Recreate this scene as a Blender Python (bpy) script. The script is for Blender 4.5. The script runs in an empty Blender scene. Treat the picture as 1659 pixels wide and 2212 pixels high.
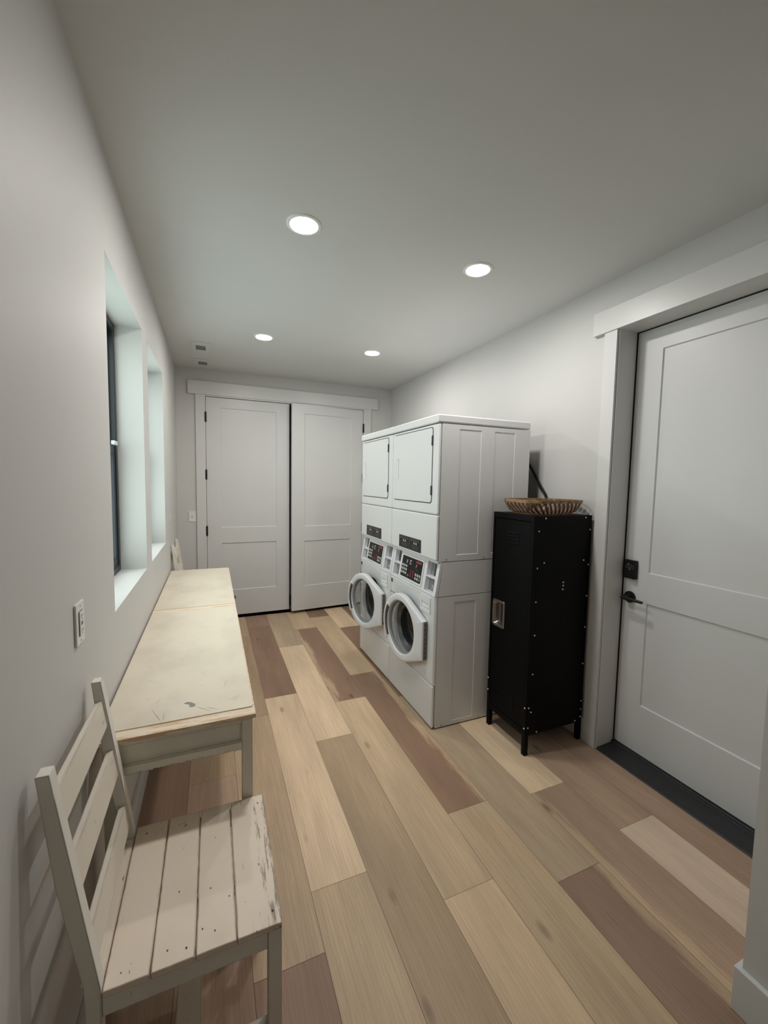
import bpy, bmesh, math, random
from mathutils import Vector, Matrix
random.seed(7)
scene = bpy.context.scene
COL = scene.collection
PI = math.pi

# ------------------------------------------------------------------ dimensions
XL, XR, YF, ZC = -0.345, 2.105, 4.829, 2.734
YB = -1.3                       # wall behind the viewer
XS, YS = 1.446, 0.604           # wall return beside the entry door
CAM_H, F_PX = 1.5685, 879.9

# ------------------------------------------------------------------ colour helpers
def lin(c):
    c = c / 255.0
    return c / 12.92 if c <= 0.04045 else ((c + 0.055) / 1.055) ** 2.4
def rgb(r, g, b):
    return (lin(r), lin(g), lin(b), 1.0)

# ------------------------------------------------------------------ mesh builder
class MB:
    def __init__(self):
        self.v = []; self.f = []; self.m = []
    def add(self, vs, fs, mi=0):
        o = len(self.v)
        self.v += [tuple(p) for p in vs]
        for f in fs:
            self.f.append([i + o for i in f]); self.m.append(mi)
        return self
    def box(self, x0, x1, y0, y1, z0, z1, mi=0, M=None):
        vs = [(x, y, z) for z in (z0, z1) for y in (y0, y1) for x in (x0, x1)]
        if M is not None: vs = [M @ Vector(p) for p in vs]
        fs = [(0, 2, 3, 1), (4, 5, 7, 6), (0, 1, 5, 4), (2, 6, 7, 3), (0, 4, 6, 2), (1, 3, 7, 5)]
        return self.add(vs, fs, mi)
    def prism(self, prof, a, b, fn, mi=0):
        """profile of 2D points extruded from a to b; fn(p, q, t) -> xyz"""
        n = len(prof)
        vs = [fn(p, q, a) for p, q in prof] + [fn(p, q, b) for p, q in prof]
        fs = [tuple(range(n))[::-1], tuple(range(n, 2 * n))]
        fs += [(i, (i + 1) % n, n + (i + 1) % n, n + i) for i in range(n)]
        return self.add(vs, fs, mi)
    def tube(self, pts, r, n=10, mi=0, cap=True):
        pts = [Vector(p) for p in pts]
        rings = []; prev = None
        for i, p in enumerate(pts):
            t = (pts[min(i + 1, len(pts) - 1)] - pts[max(i - 1, 0)]).normalized()
            if prev is None:
                a = Vector((0, 0, 1)) if abs(t.z) < 0.9 else Vector((1, 0, 0))
                e = t.cross(a).normalized()
            else:
                e = (prev - t * prev.dot(t)).normalized()
            prev = e; g = t.cross(e)
            rr = r[i] if isinstance(r, (list, tuple)) else r
            rings.append([p + e * rr * math.cos(2 * PI * k / n) + g * rr * math.sin(2 * PI * k / n) for k in range(n)])
        vs = [q for ring in rings for q in ring]; fs = []
        for i in range(len(pts) - 1):
            for k in range(n):
                fs.append((i * n + k, i * n + (k + 1) % n, (i + 1) * n + (k + 1) % n, (i + 1) * n + k))
        if cap:
            fs.append(tuple(range(n))[::-1]); fs.append(tuple(range((len(pts) - 1) * n, len(pts) * n)))
        return self.add(vs, fs, mi)
    def lathe(self, prof, fn, n=48, mi=0, closed=False):
        """prof: list of (radius, height); fn(radius*cos, radius*sin, height) -> xyz"""
        m = len(prof); vs = []; fs = []
        for r, h in prof:
            for k in range(n):
                a = 2 * PI * k / n
                vs.append(fn(r * math.cos(a), r * math.sin(a), h))
        for i in range(m if closed else m - 1):
            j = (i + 1) % m
            for k in range(n):
                fs.append((i * n + k, i * n + (k + 1) % n, j * n + (k + 1) % n, j * n + k))
        if not closed:
            if prof[0][0] > 1e-6 and prof[0][0] < 0.0021: fs.append(tuple(range(n))[::-1])
        return self.add(vs, fs, mi)
    def disc(self, fn, r, h, n=32, mi=0):
        vs = [fn(r * math.cos(2 * PI * k / n), r * math.sin(2 * PI * k / n), h) for k in range(n)]
        return self.add(vs, [tuple(range(n))], mi)
    def cyl(self, fn, r, h0, h1, n=24, mi=0):
        vs = []
        for h in (h0, h1):
            vs += [fn(r * math.cos(2 * PI * k / n), r * math.sin(2 * PI * k / n), h) for k in range(n)]
        fs = [tuple(range(n))[::-1], tuple(range(n, 2 * n))] + [(k, (k + 1) % n, n + (k + 1) % n, n + k) for k in range(n)]
        return self.add(vs, fs, mi)
    def rrect(self, fn, u0, u1, v0, v1, rad, w0, w1, mi=0, n=6):
        pts = []
        for cx, cy, a0 in ((u1 - rad, v1 - rad, 0), (u0 + rad, v1 - rad, PI / 2), (u0 + rad, v0 + rad, PI), (u1 - rad, v0 + rad, 1.5 * PI)):
            for k in range(n + 1):
                a = a0 + k * PI / 2 / n
                pts.append((cx + rad * math.cos(a), cy + rad * math.sin(a)))
        return self.prism(pts, w0, w1, lambda p, q, t: fn(p, q, t), mi)
    def plate(self, fn, U, V, rects, w_front, w_back, mi=0, back=True):
        """slab in (u,v) with through holes or sloped recesses. rects: (u0,u1,v0,v1,'hole') or (u0,u1,v0,v1,depth,slope[,mi])
        fn(u,v,w) -> xyz ; w_front is the visible side, recesses go towards w_back"""
        us = sorted(set([U[0], U[1]] + [r[0] for r in rects] + [r[1] for r in rects]))
        vs_ = sorted(set([V[0], V[1]] + [r[2] for r in rects] + [r[3] for r in rects]))
        sgn = 1 if w_back > w_front else -1
        def inr(u, v):
            for r in rects:
                if r[0] < u < r[1] and r[2] < v < r[3]: return r
        for i in range(len(us) - 1):
            for j in range(len(vs_) - 1):
                r = inr((us[i] + us[i + 1]) / 2, (vs_[j] + vs_[j + 1]) / 2)
                q = [(us[i], vs_[j]), (us[i + 1], vs_[j]), (us[i + 1], vs_[j + 1]), (us[i], vs_[j + 1])]
                if r is None:
                    self.add([fn(a, b, w_front) for a, b in q], [(0, 1, 2, 3)], mi)
                if back and (r is None or r[4] != 'hole'):
                    self.add([fn(a, b, w_back) for a, b in q], [(3, 2, 1, 0)], mi)
        for r in rects:
            a = [(r[0], r[2]), (r[1], r[2]), (r[1], r[3]), (r[0], r[3])]
            if r[4] == 'hole':
                vs = [fn(u, v, w_front) for u, v in a] + [fn(u, v, w_back) for u, v in a]
                self.add(vs, [(k, (k + 1) % 4, 4 + (k + 1) % 4, 4 + k) for k in range(4)], mi)
            else:
                s = r[5]; m2 = r[6] if len(r) > 6 else mi
                b = [(r[0] + s, r[2] + s), (r[1] - s, r[2] + s), (r[1] - s, r[3] - s), (r[0] + s, r[3] - s)]
                vs = [fn(u, v, w_front) for u, v in a] + [fn(u, v, w_front + sgn * r[4]) for u, v in b]
                self.add(vs, [(k, (k + 1) % 4, 4 + (k + 1) % 4, 4 + k) for k in range(4)], mi)
                self.add(vs[4:], [(0, 1, 2, 3)], m2)
        o = [(U[0], V[0]), (U[1], V[0]), (U[1], V[1]), (U[0], V[1])]
        vs = [fn(u, v, w_front) for u, v in o] + [fn(u, v, w_back) for u, v in o]
        self.add(vs, [(k, (k + 1) % 4, 4 + (k + 1) % 4, 4 + k) for k in range(4)], mi)
        return self
    def build(self, name, mats, parent=None, bevel=0, seg=2, weld=True, smooth=40, limit=30):
        me = bpy.data.meshes.new(name)
        me.from_pydata(self.v, [], self.f)
        if not isinstance(mats, (list, tuple)): mats = [mats]
        for m in mats: me.materials.append(m)
        for p, mi in zip(me.polygons, self.m): p.material_index = mi
        bm = bmesh.new(); bm.from_mesh(me)
        if weld: bmesh.ops.remove_doubles(bm, verts=bm.verts, dist=1e-5)
        bmesh.ops.recalc_face_normals(bm, faces=bm.faces)
        if bevel:
            es = [e for e in bm.edges if len(e.link_faces) == 2 and e.calc_face_angle(0) > math.radians(limit)]
            bmesh.ops.bevel(bm, geom=es, offset=bevel, segments=seg, profile=0.5, affect='EDGES', clamp_overlap=True)
        bm.to_mesh(me); bm.free()
        if smooth:
            me.shade_smooth()
            me.set_sharp_from_angle(angle=math.radians(smooth))
        o = bpy.data.objects.new(name, me); COL.objects.link(o)
        if bevel and smooth:
            wn = o.modifiers.new('weighted_normals', 'WEIGHTED_NORMAL'); wn.keep_sharp = True; wn.weight = 90
        if parent is not None: o.parent = parent
        return o

def I3(x, y, z): return (x, y, z)
def thing(name, label, cat, loc=(0, 0, 0), rz=0.0, group=None):
    o = bpy.data.objects.new(name, None); COL.objects.link(o)
    o.empty_display_size = 0.1
    o.location = loc; o.rotation_euler = (0, 0, rz)
    o['label'] = label; o['category'] = cat
    if group: o['group'] = group
    return o
def tag(o, label, cat, group=None):
    o['label'] = label; o['category'] = cat
    if group: o['group'] = group
    return o
def struct(o, label=None, cat=None):
    o['kind'] = 'structure'
    if label: o['label'] = label
    if cat: o['category'] = cat
    return o
def dup(root, loc, rz, label, group=None):
    r = root.copy(); COL.objects.link(r); r.location = loc; r.rotation_euler = (0, 0, rz); r['label'] = label
    if group: r['group'] = group
    for ch in list(root.children):
        c = ch.copy(); COL.objects.link(c); c.parent = r
        for g in ch.children:
            d = g.copy(); COL.objects.link(d); d.parent = c
    return r

# ------------------------------------------------------------------ materials
def new_mat(name):
    m = bpy.data.materials.new(name); m.use_nodes = True
    nt = m.node_tree; nt.nodes.clear()
    out = nt.nodes.new('ShaderNodeOutputMaterial'); b = nt.nodes.new('ShaderNodeBsdfPrincipled')
    nt.links.new(b.outputs[0], out.inputs[0])
    return m, nt, b
def N(nt, t, **kw):
    n = nt.nodes.new(t)
    for k, v in kw.items(): setattr(n, k, v)
    return n
def simple(name, col, rough=0.5, metal=0.0, bump=0.0, bscale=200.0, var=0.0, vscale=3.0, coat=0.0, spec=0.5):
    m, nt, b = new_mat(name); L = nt.links
    b.inputs['Base Color'].default_value = col; b.inputs['Roughness'].default_value = rough
    b.inputs['Metallic'].default_value = metal
    b.inputs['Specular IOR Level'].default_value = spec
    if coat: b.inputs['Coat Weight'].default_value = coat
    tc = N(nt, 'ShaderNodeTexCoord')
    if var:
        no = N(nt, 'ShaderNodeTexNoise'); no.inputs['Scale'].default_value = vscale; no.inputs['Detail'].default_value = 3
        L.new(tc.outputs['Object'], no.inputs['Vector'])
        mr = N(nt, 'ShaderNodeMapRange'); mr.inputs[1].default_value = 0.3; mr.inputs[2].default_value = 0.7
        mr.inputs[3].default_value = 1 - var; mr.inputs[4].default_value = 1 + var
        L.new(no.outputs['Fac'], mr.inputs[0])
        mx = N(nt, 'ShaderNodeVectorMath', operation='SCALE'); mx.inputs[0].default_value = col[:3]
        L.new(mr.outputs[0], mx.inputs['Scale']); L.new(mx.outputs[0], b.inputs['Base Color'])
    if bump:
        n2 = N(nt, 'ShaderNodeTexNoise'); n2.inputs['Scale'].default_value = bscale; n2.inputs['Detail'].default_value = 2
        L.new(tc.outputs['Object'], n2.inputs['Vector'])
        bp = N(nt, 'ShaderNodeBump'); bp.inputs['Strength'].default_value = bump; bp.inputs['Distance'].default_value = 0.001
        L.new(n2.outputs['Fac'], bp.inputs['Height']); L.new(bp.outputs[0], b.inputs['Normal'])
    return m

def painted_wood(name, base, wood, dirt, axis, wear=0.5, edge=None, rub=0.0):
    """chipped paint over wood, grain along axis (0,1,2)"""
    m, nt, b = new_mat(name); L = nt.links
    tc = N(nt, 'ShaderNodeTexCoord')
    def noise(scale, detail, stretch, rough=0.6):
        mp = N(nt, 'ShaderNodeMapping')
        s = [1, 1, 1]; s[axis] = stretch; mp.inputs['Scale'].default_value = s
        L.new(tc.outputs['Object'], mp.inputs['Vector'])
        n = N(nt, 'ShaderNodeTexNoise'); n.inputs['Scale'].default_value = scale; n.inputs['Detail'].default_value = detail
        n.inputs['Roughness'].default_value = rough
        L.new(mp.outputs[0], n.inputs['Vector']); return n
    def ramp(n, a, c):
        r = N(nt, 'ShaderNodeMapRange'); r.interpolation_type = 'SMOOTHSTEP'
        r.inputs[1].default_value = a; r.inputs[2].default_value = c
        L.new(n.outputs['Fac'], r.inputs[0]); return r
    big = ramp(noise(3.0, 4, 0.7), 0.42, 0.68)
    grain = ramp(noise(55.0, 5, 0.12, 0.7), 0.72 - 0.08 * wear, 0.80 - 0.06 * wear)
    chips = ramp(noise(26.0, 6, 0.35, 0.72), 0.705 - 0.05 * wear, 0.725 - 0.05 * wear)
    tone = N(nt, 'ShaderNodeMix', data_type='RGBA'); tone.inputs[6].default_value = base
    tone.inputs[7].default_value = tuple(base[i] * 0.86 for i in range(3)) + (1,)
    L.new(big.outputs[0], tone.inputs[0])
    m1 = N(nt, 'ShaderNodeMix', data_type='RGBA'); m1.inputs[7].default_value = dirt
    g2 = N(nt, 'ShaderNodeMath', operation='MULTIPLY'); g2.inputs[1].default_value = 0.55
    L.new(grain.outputs[0], g2.inputs[0]); L.new(g2.outputs[0], m1.inputs[0]); L.new(tone.outputs[2], m1.inputs[6])
    m2 = N(nt, 'ShaderNodeMix', data_type='RGBA'); m2.inputs[7].default_value = wood
    L.new(m1.outputs[2], m2.inputs[6])
    fac = N(nt, 'ShaderNodeMath', operation='MULTIPLY'); fac.inputs[1].default_value = 0.85
    L.new(chips.outputs[0], fac.inputs[0])
    last = fac
    if edge:      # extra wear near given planes: list of (axis, value, width)
        acc = None
        sx = N(nt, 'ShaderNodeSeparateXYZ'); L.new(tc.outputs['Object'], sx.inputs[0])
        en = noise(80.0, 6, 0.11, 0.72)
        for ax, val, wd in edge:
            d = N(nt, 'ShaderNodeMath', operation='SUBTRACT'); d.inputs[1].default_value = val
            L.new(sx.outputs[ax], d.inputs[0])
            a = N(nt, 'ShaderNodeMath', operation='ABSOLUTE'); L.new(d.outputs[0], a.inputs[0])
            r = N(nt, 'ShaderNodeMapRange'); r.inputs[1].default_value = 0; r.inputs[2].default_value = wd
            r.inputs[3].default_value = 0.27; r.inputs[4].default_value = 0.0
            L.new(a.outputs[0], r.inputs[0])
            if acc is None: acc = r
            else:
                mm = N(nt, 'ShaderNodeMath', operation='MAXIMUM'); L.new(acc.outputs[0], mm.inputs[0]); L.new(r.outputs[0], mm.inputs[1]); acc = mm
        s = N(nt, 'ShaderNodeMath', operation='ADD'); L.new(en.outputs['Fac'], s.inputs[0]); L.new(acc.outputs[0], s.inputs[1])
        rr = N(nt, 'ShaderNodeMapRange'); rr.inputs[1].default_value = 0.70; rr.inputs[2].default_value = 0.78
        L.new(s.outputs[0], rr.inputs[0])
        e2 = N(nt, 'ShaderNodeMath', operation='MULTIPLY'); e2.inputs[1].default_value = 0.75; L.new(rr.outputs[0], e2.inputs[0])
        mx = N(nt, 'ShaderNodeMath', operation='MAXIMUM'); L.new(fac.outputs[0], mx.inputs[0]); L.new(e2.outputs[0], mx.inputs[1]); last = mx
    if rub:       # paint rubbed off along the arrises
        bv = N(nt, 'ShaderNodeBevel'); bv.samples = 4; bv.inputs['Radius'].default_value = 0.0045
        ge = N(nt, 'ShaderNodeNewGeometry'); dp = N(nt, 'ShaderNodeVectorMath', operation='DOT_PRODUCT')
        L.new(bv.outputs[0], dp.inputs[0]); L.new(ge.outputs['Normal'], dp.inputs[1])
        em = N(nt, 'ShaderNodeMapRange'); em.inputs[1].default_value = 0.995; em.inputs[2].default_value = 0.90; em.inputs[3].default_value = 0.0; em.inputs[4].default_value = 0.33
        L.new(dp.outputs['Value'], em.inputs[0])
        rn = noise(38.0, 5, 0.16, 0.7); ra = N(nt, 'ShaderNodeMath', operation='ADD'); L.new(rn.outputs['Fac'], ra.inputs[0]); L.new(em.outputs[0], ra.inputs[1])
        rm = N(nt, 'ShaderNodeMapRange'); rm.inputs[1].default_value = 0.67; rm.inputs[2].default_value = 0.76; rm.inputs[4].default_value = rub; L.new(ra.outputs[0], rm.inputs[0])
        mm = N(nt, 'ShaderNodeMath', operation='MAXIMUM'); L.new(last.outputs[0], mm.inputs[0]); L.new(rm.outputs[0], mm.inputs[1]); last = mm
    L.new(last.outputs[0], m2.inputs[0])
    L.new(m2.outputs[2], b.inputs['Base Color'])
    b.inputs['Roughness'].default_value = 0.55; b.inputs['Specular IOR Level'].default_value = 0.35
    bp = N(nt, 'ShaderNodeBump'); bp.inputs['Strength'].default_value = 0.35; bp.inputs['Distance'].default_value = 0.001
    inv = N(nt, 'ShaderNodeMath', operation='SUBTRACT'); inv.inputs[0].default_value = 1.0
    L.new(last.outputs[0], inv.inputs[1]); L.new(inv.outputs[0], bp.inputs['Height']); L.new(bp.outputs[0], b.inputs['Normal'])
    return m

def plank_mat():
    m, nt, b = new_mat('oak_planks'); L = nt.links
    uv = N(nt, 'ShaderNodeUVMap'); uv.uv_map = 'plank'
    at = N(nt, 'ShaderNodeAttribute'); at.attribute_name = 'tone'
    ar = N(nt, 'ShaderNodeAttribute'); ar.attribute_name = 'seed'
    sap = N(nt, 'ShaderNodeAttribute'); sap.attribute_name = 'sapwood'
    sp = N(nt, 'ShaderNodeSeparateXYZ'); L.new(uv.outputs[0], sp.inputs[0])
    cb = N(nt, 'ShaderNodeCombineXYZ')
    sd = N(nt, 'ShaderNodeMath', operation='MULTIPLY'); sd.inputs[1].default_value = 13.7; L.new(ar.outputs['Fac'], sd.inputs[0])
    L.new(sp.outputs[0], cb.inputs[0]); L.new(sp.outputs[1], cb.inputs[1]); L.new(sd.outputs[0], cb.inputs[2])
    def noise(sx, sy, scale, detail, rough=0.6, dist=0.0):
        mp = N(nt, 'ShaderNodeMapping'); mp.inputs['Scale'].default_value = (sx, sy, 1); L.new(cb.outputs[0], mp.inputs[0])
        n = N(nt, 'ShaderNodeTexNoise'); n.inputs['Scale'].default_value = scale; n.inputs['Detail'].default_value = detail
        n.inputs['Roughness'].default_value = rough; n.inputs['Distortion'].default_value = dist
        L.new(mp.outputs[0], n.inputs['Vector']); return n
    def mr(n, a, c, lo, hi):
        r = N(nt, 'ShaderNodeMapRange'); r.inputs[1].default_value = a; r.inputs[2].default_value = c
        r.inputs[3].default_value = lo; r.inputs[4].default_value = hi
        L.new(n if not hasattr(n, 'outputs') else n.outputs[0], r.inputs[0]); return r
    cloud = mr(noise(5.0, 0.8, 1.0, 3).outputs['Fac'], 0.3, 0.7, 0.80, 1.17)
    grain = mr(noise(90.0, 3.0, 1.0, 5, 0.7, 0.6).outputs['Fac'], 0.3, 0.7, 0.90, 1.08)
    # cathedral rings
    mp = N(nt, 'ShaderNodeMapping'); mp.inputs['Scale'].default_value = (1.0, 0.10, 1); L.new(cb.outputs[0], mp.inputs[0])
    wv = N(nt, 'ShaderNodeTexWave'); wv.wave_type = 'BANDS'; wv.bands_direction = 'X'; wv.inputs['Scale'].default_value = 24
    wv.inputs['Distortion'].default_value = 6.0; wv.inputs['Detail'].default_value = 2.5; wv.inputs['Detail Scale'].default_value = 1.6
    L.new(mp.outputs[0], wv.inputs['Vector'])
    rings = mr(wv.outputs['Fac'], 0.0, 1.0, 0.955, 1.03)
    pores = mr(noise(160.0, 9.0, 1.0, 3, 0.7).outputs['Fac'], 0.62, 0.72, 1.0, 0.80)
    # knots
    vo = N(nt, 'ShaderNodeTexVoronoi'); vo.inputs['Scale'].default_value = 1.0
    mk = N(nt, 'ShaderNodeMapping'); mk.inputs['Scale'].default_value = (5.5, 2.2, 1); L.new(cb.outputs[0], mk.inputs[0]); L.new(mk.outputs[0], vo.inputs['Vector'])
    kn = mr(vo.outputs['Distance'], 0.03, 0.11, 0.50, 1.0)
    acc = cloud
    flecks = mr(noise(120.0, 5.0, 1.0, 4, 0.75).outputs['Fac'], 0.58, 0.74, 1.0, 1.16)
    for g in (grain, rings, pores, kn, flecks):
        mm = N(nt, 'ShaderNodeMath', operation='MULTIPLY'); L.new(acc.outputs[0], mm.inputs[0]); L.new(g.outputs[0], mm.inputs[1]); acc = mm
    # sapwood stripe along one long edge of some boards
    wob = mr(noise(6.0, 1.3, 1.0, 4, 0.6).outputs['Fac'], 0.3, 0.7, -0.030, 0.030)
    ad = N(nt, 'ShaderNodeMath', operation='ADD'); L.new(sp.outputs[0], ad.inputs[0]); L.new(wob.outputs[0], ad.inputs[1])
    wb2 = mr(noise(55.0, 4.0, 1.0, 4, 0.7).outputs['Fac'], 0.3, 0.7, -0.022, 0.022)
    ad2 = N(nt, 'ShaderNodeMath', operation='ADD'); L.new(ad.outputs[0], ad2.inputs[0]); L.new(wb2.outputs[0], ad2.inputs[1]); ad = ad2
    st = mr(ad.outputs[0], 0.178, 0.206, 0.0, 0.80)
    sm = N(nt, 'ShaderNodeMath', operation='MULTIPLY'); L.new(st.outputs[0], sm.inputs[0]); L.new(sap.outputs['Fac'], sm.inputs[1])
    mx = N(nt, 'ShaderNodeMix', data_type='RGBA'); mx.inputs[7].default_value = rgb(192, 166, 135)
    L.new(sm.outputs[0], mx.inputs[0]); L.new(at.outputs['Color'], mx.inputs[6])
    vm = N(nt, 'ShaderNodeVectorMath', operation='SCALE'); L.new(mx.outputs[2], vm.inputs[0]); L.new(acc.outputs[0], vm.inputs['Scale'])
    L.new(vm.outputs[0], b.inputs['Base Color'])
    b.inputs['Roughness'].default_value = 0.5; b.inputs['Specular IOR Level'].default_value = 0.35
    bp = N(nt, 'ShaderNodeBump'); bp.inputs['Strength'].default_value = 0.25; bp.inputs['Distance'].default_value = 0.0006
    L.new(acc.outputs[0], bp.inputs['Height']); L.new(bp.outputs[0], b.inputs['Normal'])
    return m

def glass_mat(name, tint, gloss=0.12, rough=0.02, fres=0.0):
    m = bpy.data.materials.new(name); m.use_nodes = True; nt = m.node_tree; nt.nodes.clear(); L = nt.links
    out = N(nt, 'ShaderNodeOutputMaterial'); tr = N(nt, 'ShaderNodeBsdfTransparent'); gl = N(nt, 'ShaderNodeBsdfGlossy')
    tr.inputs[0].default_value = tint; gl.inputs['Roughness'].default_value = rough
    fr = N(nt, 'ShaderNodeLayerWeight'); fr.inputs[0].default_value = 0.25
    ad = N(nt, 'ShaderNodeMath', operation='MULTIPLY_ADD'); ad.inputs[1].default_value = fres; ad.inputs[2].default_value = gloss; L.new(fr.outputs['Facing'], ad.inputs[0])
    ad.use_clamp = True
    mx = N(nt, 'ShaderNodeMixShader'); L.new(ad.outputs[0], mx.inputs[0]); L.new(tr.outputs[0], mx.inputs[1]); L.new(gl.outputs[0], mx.inputs[2])
    L.new(mx.outputs[0], out.inputs[0]); return m
def bowl_side_mat():
    m = bpy.data.materials.new('bowl_side_plastic'); m.use_nodes = True; nt = m.node_tree; nt.nodes.clear(); L = nt.links
    out = N(nt, 'ShaderNodeOutputMaterial'); tr = N(nt, 'ShaderNodeBsdfTransparent'); pr = N(nt, 'ShaderNodeBsdfPrincipled')
    tr.inputs[0].default_value = (0.75, 0.77, 0.78, 1); pr.inputs['Base Color'].default_value = (0.42, 0.43, 0.44, 1); pr.inputs['Roughness'].default_value = 0.08
    tc = N(nt, 'ShaderNodeTexCoord'); no = N(nt, 'ShaderNodeTexNoise'); no.inputs['Scale'].default_value = 14; L.new(tc.outputs['Object'], no.inputs[0])
    mr = N(nt, 'ShaderNodeMapRange'); mr.inputs[1].default_value = 0.3; mr.inputs[2].default_value = 0.7; mr.inputs[3].default_value = 0.16; mr.inputs[4].default_value = 0.42
    L.new(no.outputs['Fac'], mr.inputs[0])
    mx = N(nt, 'ShaderNodeMixShader'); L.new(mr.outputs[0], mx.inputs[0]); L.new(tr.outputs[0], mx.inputs[1]); L.new(pr.outputs[0], mx.inputs[2]); L.new(mx.outputs[0], out.inputs[0])
    return m
def emit_mat(name, col, s):
    m = bpy.data.materials.new(name); m.use_nodes = True; nt = m.node_tree; nt.nodes.clear()
    out = N(nt, 'ShaderNodeOutputMaterial'); e = N(nt, 'ShaderNodeEmission'); e.inputs[0].default_value = col; e.inputs[1].default_value = s
    nt.links.new(e.outputs[0], out.inputs[0]); return m

M = {}
M['wall'] = simple('wall_paint', (0.55, 0.545, 0.53, 1), 0.55, bump=0.10, bscale=260, var=0.015, vscale=2)
M['ceil'] = simple('ceiling_paint', (0.585, 0.588, 0.573, 1), 0.75, bump=0.12, bscale=240, var=0.015, vscale=2)
M['trim'] = simple('trim_paint', (0.60, 0.60, 0.585, 1), 0.38, var=0.01)
M['door'] = simple('door_paint', (0.60, 0.602, 0.595, 1), 0.40, var=0.01)
M['planks'] = plank_mat()
M['gap'] = simple('floor_gap', (0.060, 0.045, 0.034, 1), 0.8, var=0.2)
M['black'] = simple('black_metal', (0.007, 0.007, 0.008, 1), 0.45, var=0.1, spec=0.3)
M['rubber'] = simple('black_rubber', (0.010, 0.010, 0.011, 1), 0.65, var=0.1, spec=0.2)
M['thresh'] = simple('dark_threshold', (0.018, 0.018, 0.021, 1), 0.5, bump=0.1, var=0.15)
M['frame'] = simple('black_window_frame', (0.014, 0.018, 0.024, 1), 0.4, var=0.1)
M['appl'] = simple('appliance_enamel', (0.70, 0.705, 0.71, 1), 0.28, var=0.008, coat=0.2)
M['plastic'] = simple('white_plastic', (0.72, 0.725, 0.755, 1), 0.33, var=0.01)
M['plate'] = simple('cover_plate_plastic', (0.70, 0.69, 0.66, 1), 0.35, var=0.01)
M['slot'] = simple('dark_slot', (0.05, 0.047, 0.045, 1), 0.6, var=0.1)
M['recess'] = simple('grey_recess', (0.42, 0.43, 0.43, 1), 0.5, var=0.05)
M['coin'] = simple('coin_recess_grey', (0.20, 0.205, 0.21, 1), 0.5, var=0.08)
M['panel'] = simple('black_glass_panel', (0.007, 0.007, 0.0075, 1), 0.35, var=0.1, spec=0.25)
M['key'] = simple('key_white', (0.46, 0.46, 0.445, 1), 0.5, var=0.05)
M['keyg'] = simple('key_green', (0.10, 0.24, 0.15, 1), 0.5, var=0.05)
M['red'] = simple('print_red', (0.32, 0.03, 0.04, 1), 0.5, var=0.1)
M['grey'] = simple('print_grey', (0.16, 0.16, 0.16, 1), 0.5, var=0.1)
M['chrome'] = simple('chrome', (0.75, 0.74, 0.72, 1), 0.16, 1.0, var=0.02)
M['nickel'] = simple('brushed_nickel', (0.42, 0.39, 0.37, 1), 0.24, 1.0, var=0.05)
M['rivet'] = simple('rivet_metal', (0.85, 0.84, 0.82, 1), 0.35, 0.3, var=0.02)
M['hinge'] = simple('bronze_hinge', (0.20, 0.165, 0.145, 1), 0.5, 0.3, var=0.1)
M['locker'] = simple('locker_enamel', (0.0022, 0.0022, 0.0024, 1), 0.55, var=0.08, bump=0.05, bscale=500, spec=0.12)
M['gasket'] = simple('door_gasket', (0.045, 0.046, 0.048, 1), 0.6, var=0.05)
M['drum'] = simple('drum_steel', (0.012, 0.0125, 0.015, 1), 0.60, 0.0, var=0.1)
M['glass'] = glass_mat('window_glass', (0.97, 1.0, 0.99, 1), 0.015, 0.02, 0.03)
M['bowl'] = glass_mat('door_bowl_glass', (0.58, 0.60, 0.61, 1), 0.05, 0.015, 0.25)
M['bowlside'] = bowl_side_mat()
M['lens'] = emit_mat('led_lens', (1.0, 0.962, 0.925, 1), 232.0)
M['lensrim'] = simple('downlight_trim', (0.80, 0.80, 0.79, 1), 0.4, var=0.01)
M['vent'] = simple('vent_louvre', (0.23, 0.24, 0.24, 1), 0.5, var=0.1)
WOODC = rgb(150, 112, 78); DIRT = rgb(96, 88, 76); CREAM = rgb(214, 204, 186)
M['tabletop'] = painted_wood('cream_tabletop_paint', CREAM, rgb(120, 104, 84), rgb(140, 130, 112), 1, 0.15)
M['tableedge'] = painted_wood('cream_table_edge', rgb(224, 208, 186), rgb(192, 156, 118), rgb(160, 134, 108), 0, 0.5, [(1, -0.6455, 0.055), (1, -0.60325, 0.055), (0, 0.2338, 0.014)])
M['tableframe'] = painted_wood('sage_grey_table_paint', rgb(218, 214, 200), rgb(112, 84, 62), rgb(120, 116, 100), 2, 0.35, rub=0.6)
M['tablelip'] = painted_wood('chipped_table_lip', rgb(222, 218, 204), rgb(120, 92, 68), rgb(120, 110, 94), 0, 1.0, rub=0.8)
M['seat'] = painted_wood('worn_white_seat_paint', rgb(225, 211, 194), rgb(112, 98, 86), rgb(110, 100, 90), 1, 0.62, [(0, 0.385, 0.10)], rub=0.7)
M['chair'] = painted_wood('worn_white_chair_paint', rgb(224, 221, 211), rgb(92, 80, 68), rgb(120, 112, 100), 2, 0.6, rub=0.8)
M['slat'] = painted_wood('worn_white_slat_paint', rgb(222, 213, 199), rgb(92, 80, 68), rgb(120, 112, 100), 1, 0.55, rub=0.8)
M['dot'] = simple('nail_dark', (0.03, 0.025, 0.02, 1), 0.7, var=0.1)
M['chip'] = simple('grey_paint_chip', rgb(128, 130, 128), 0.4, var=0.05)

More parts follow.
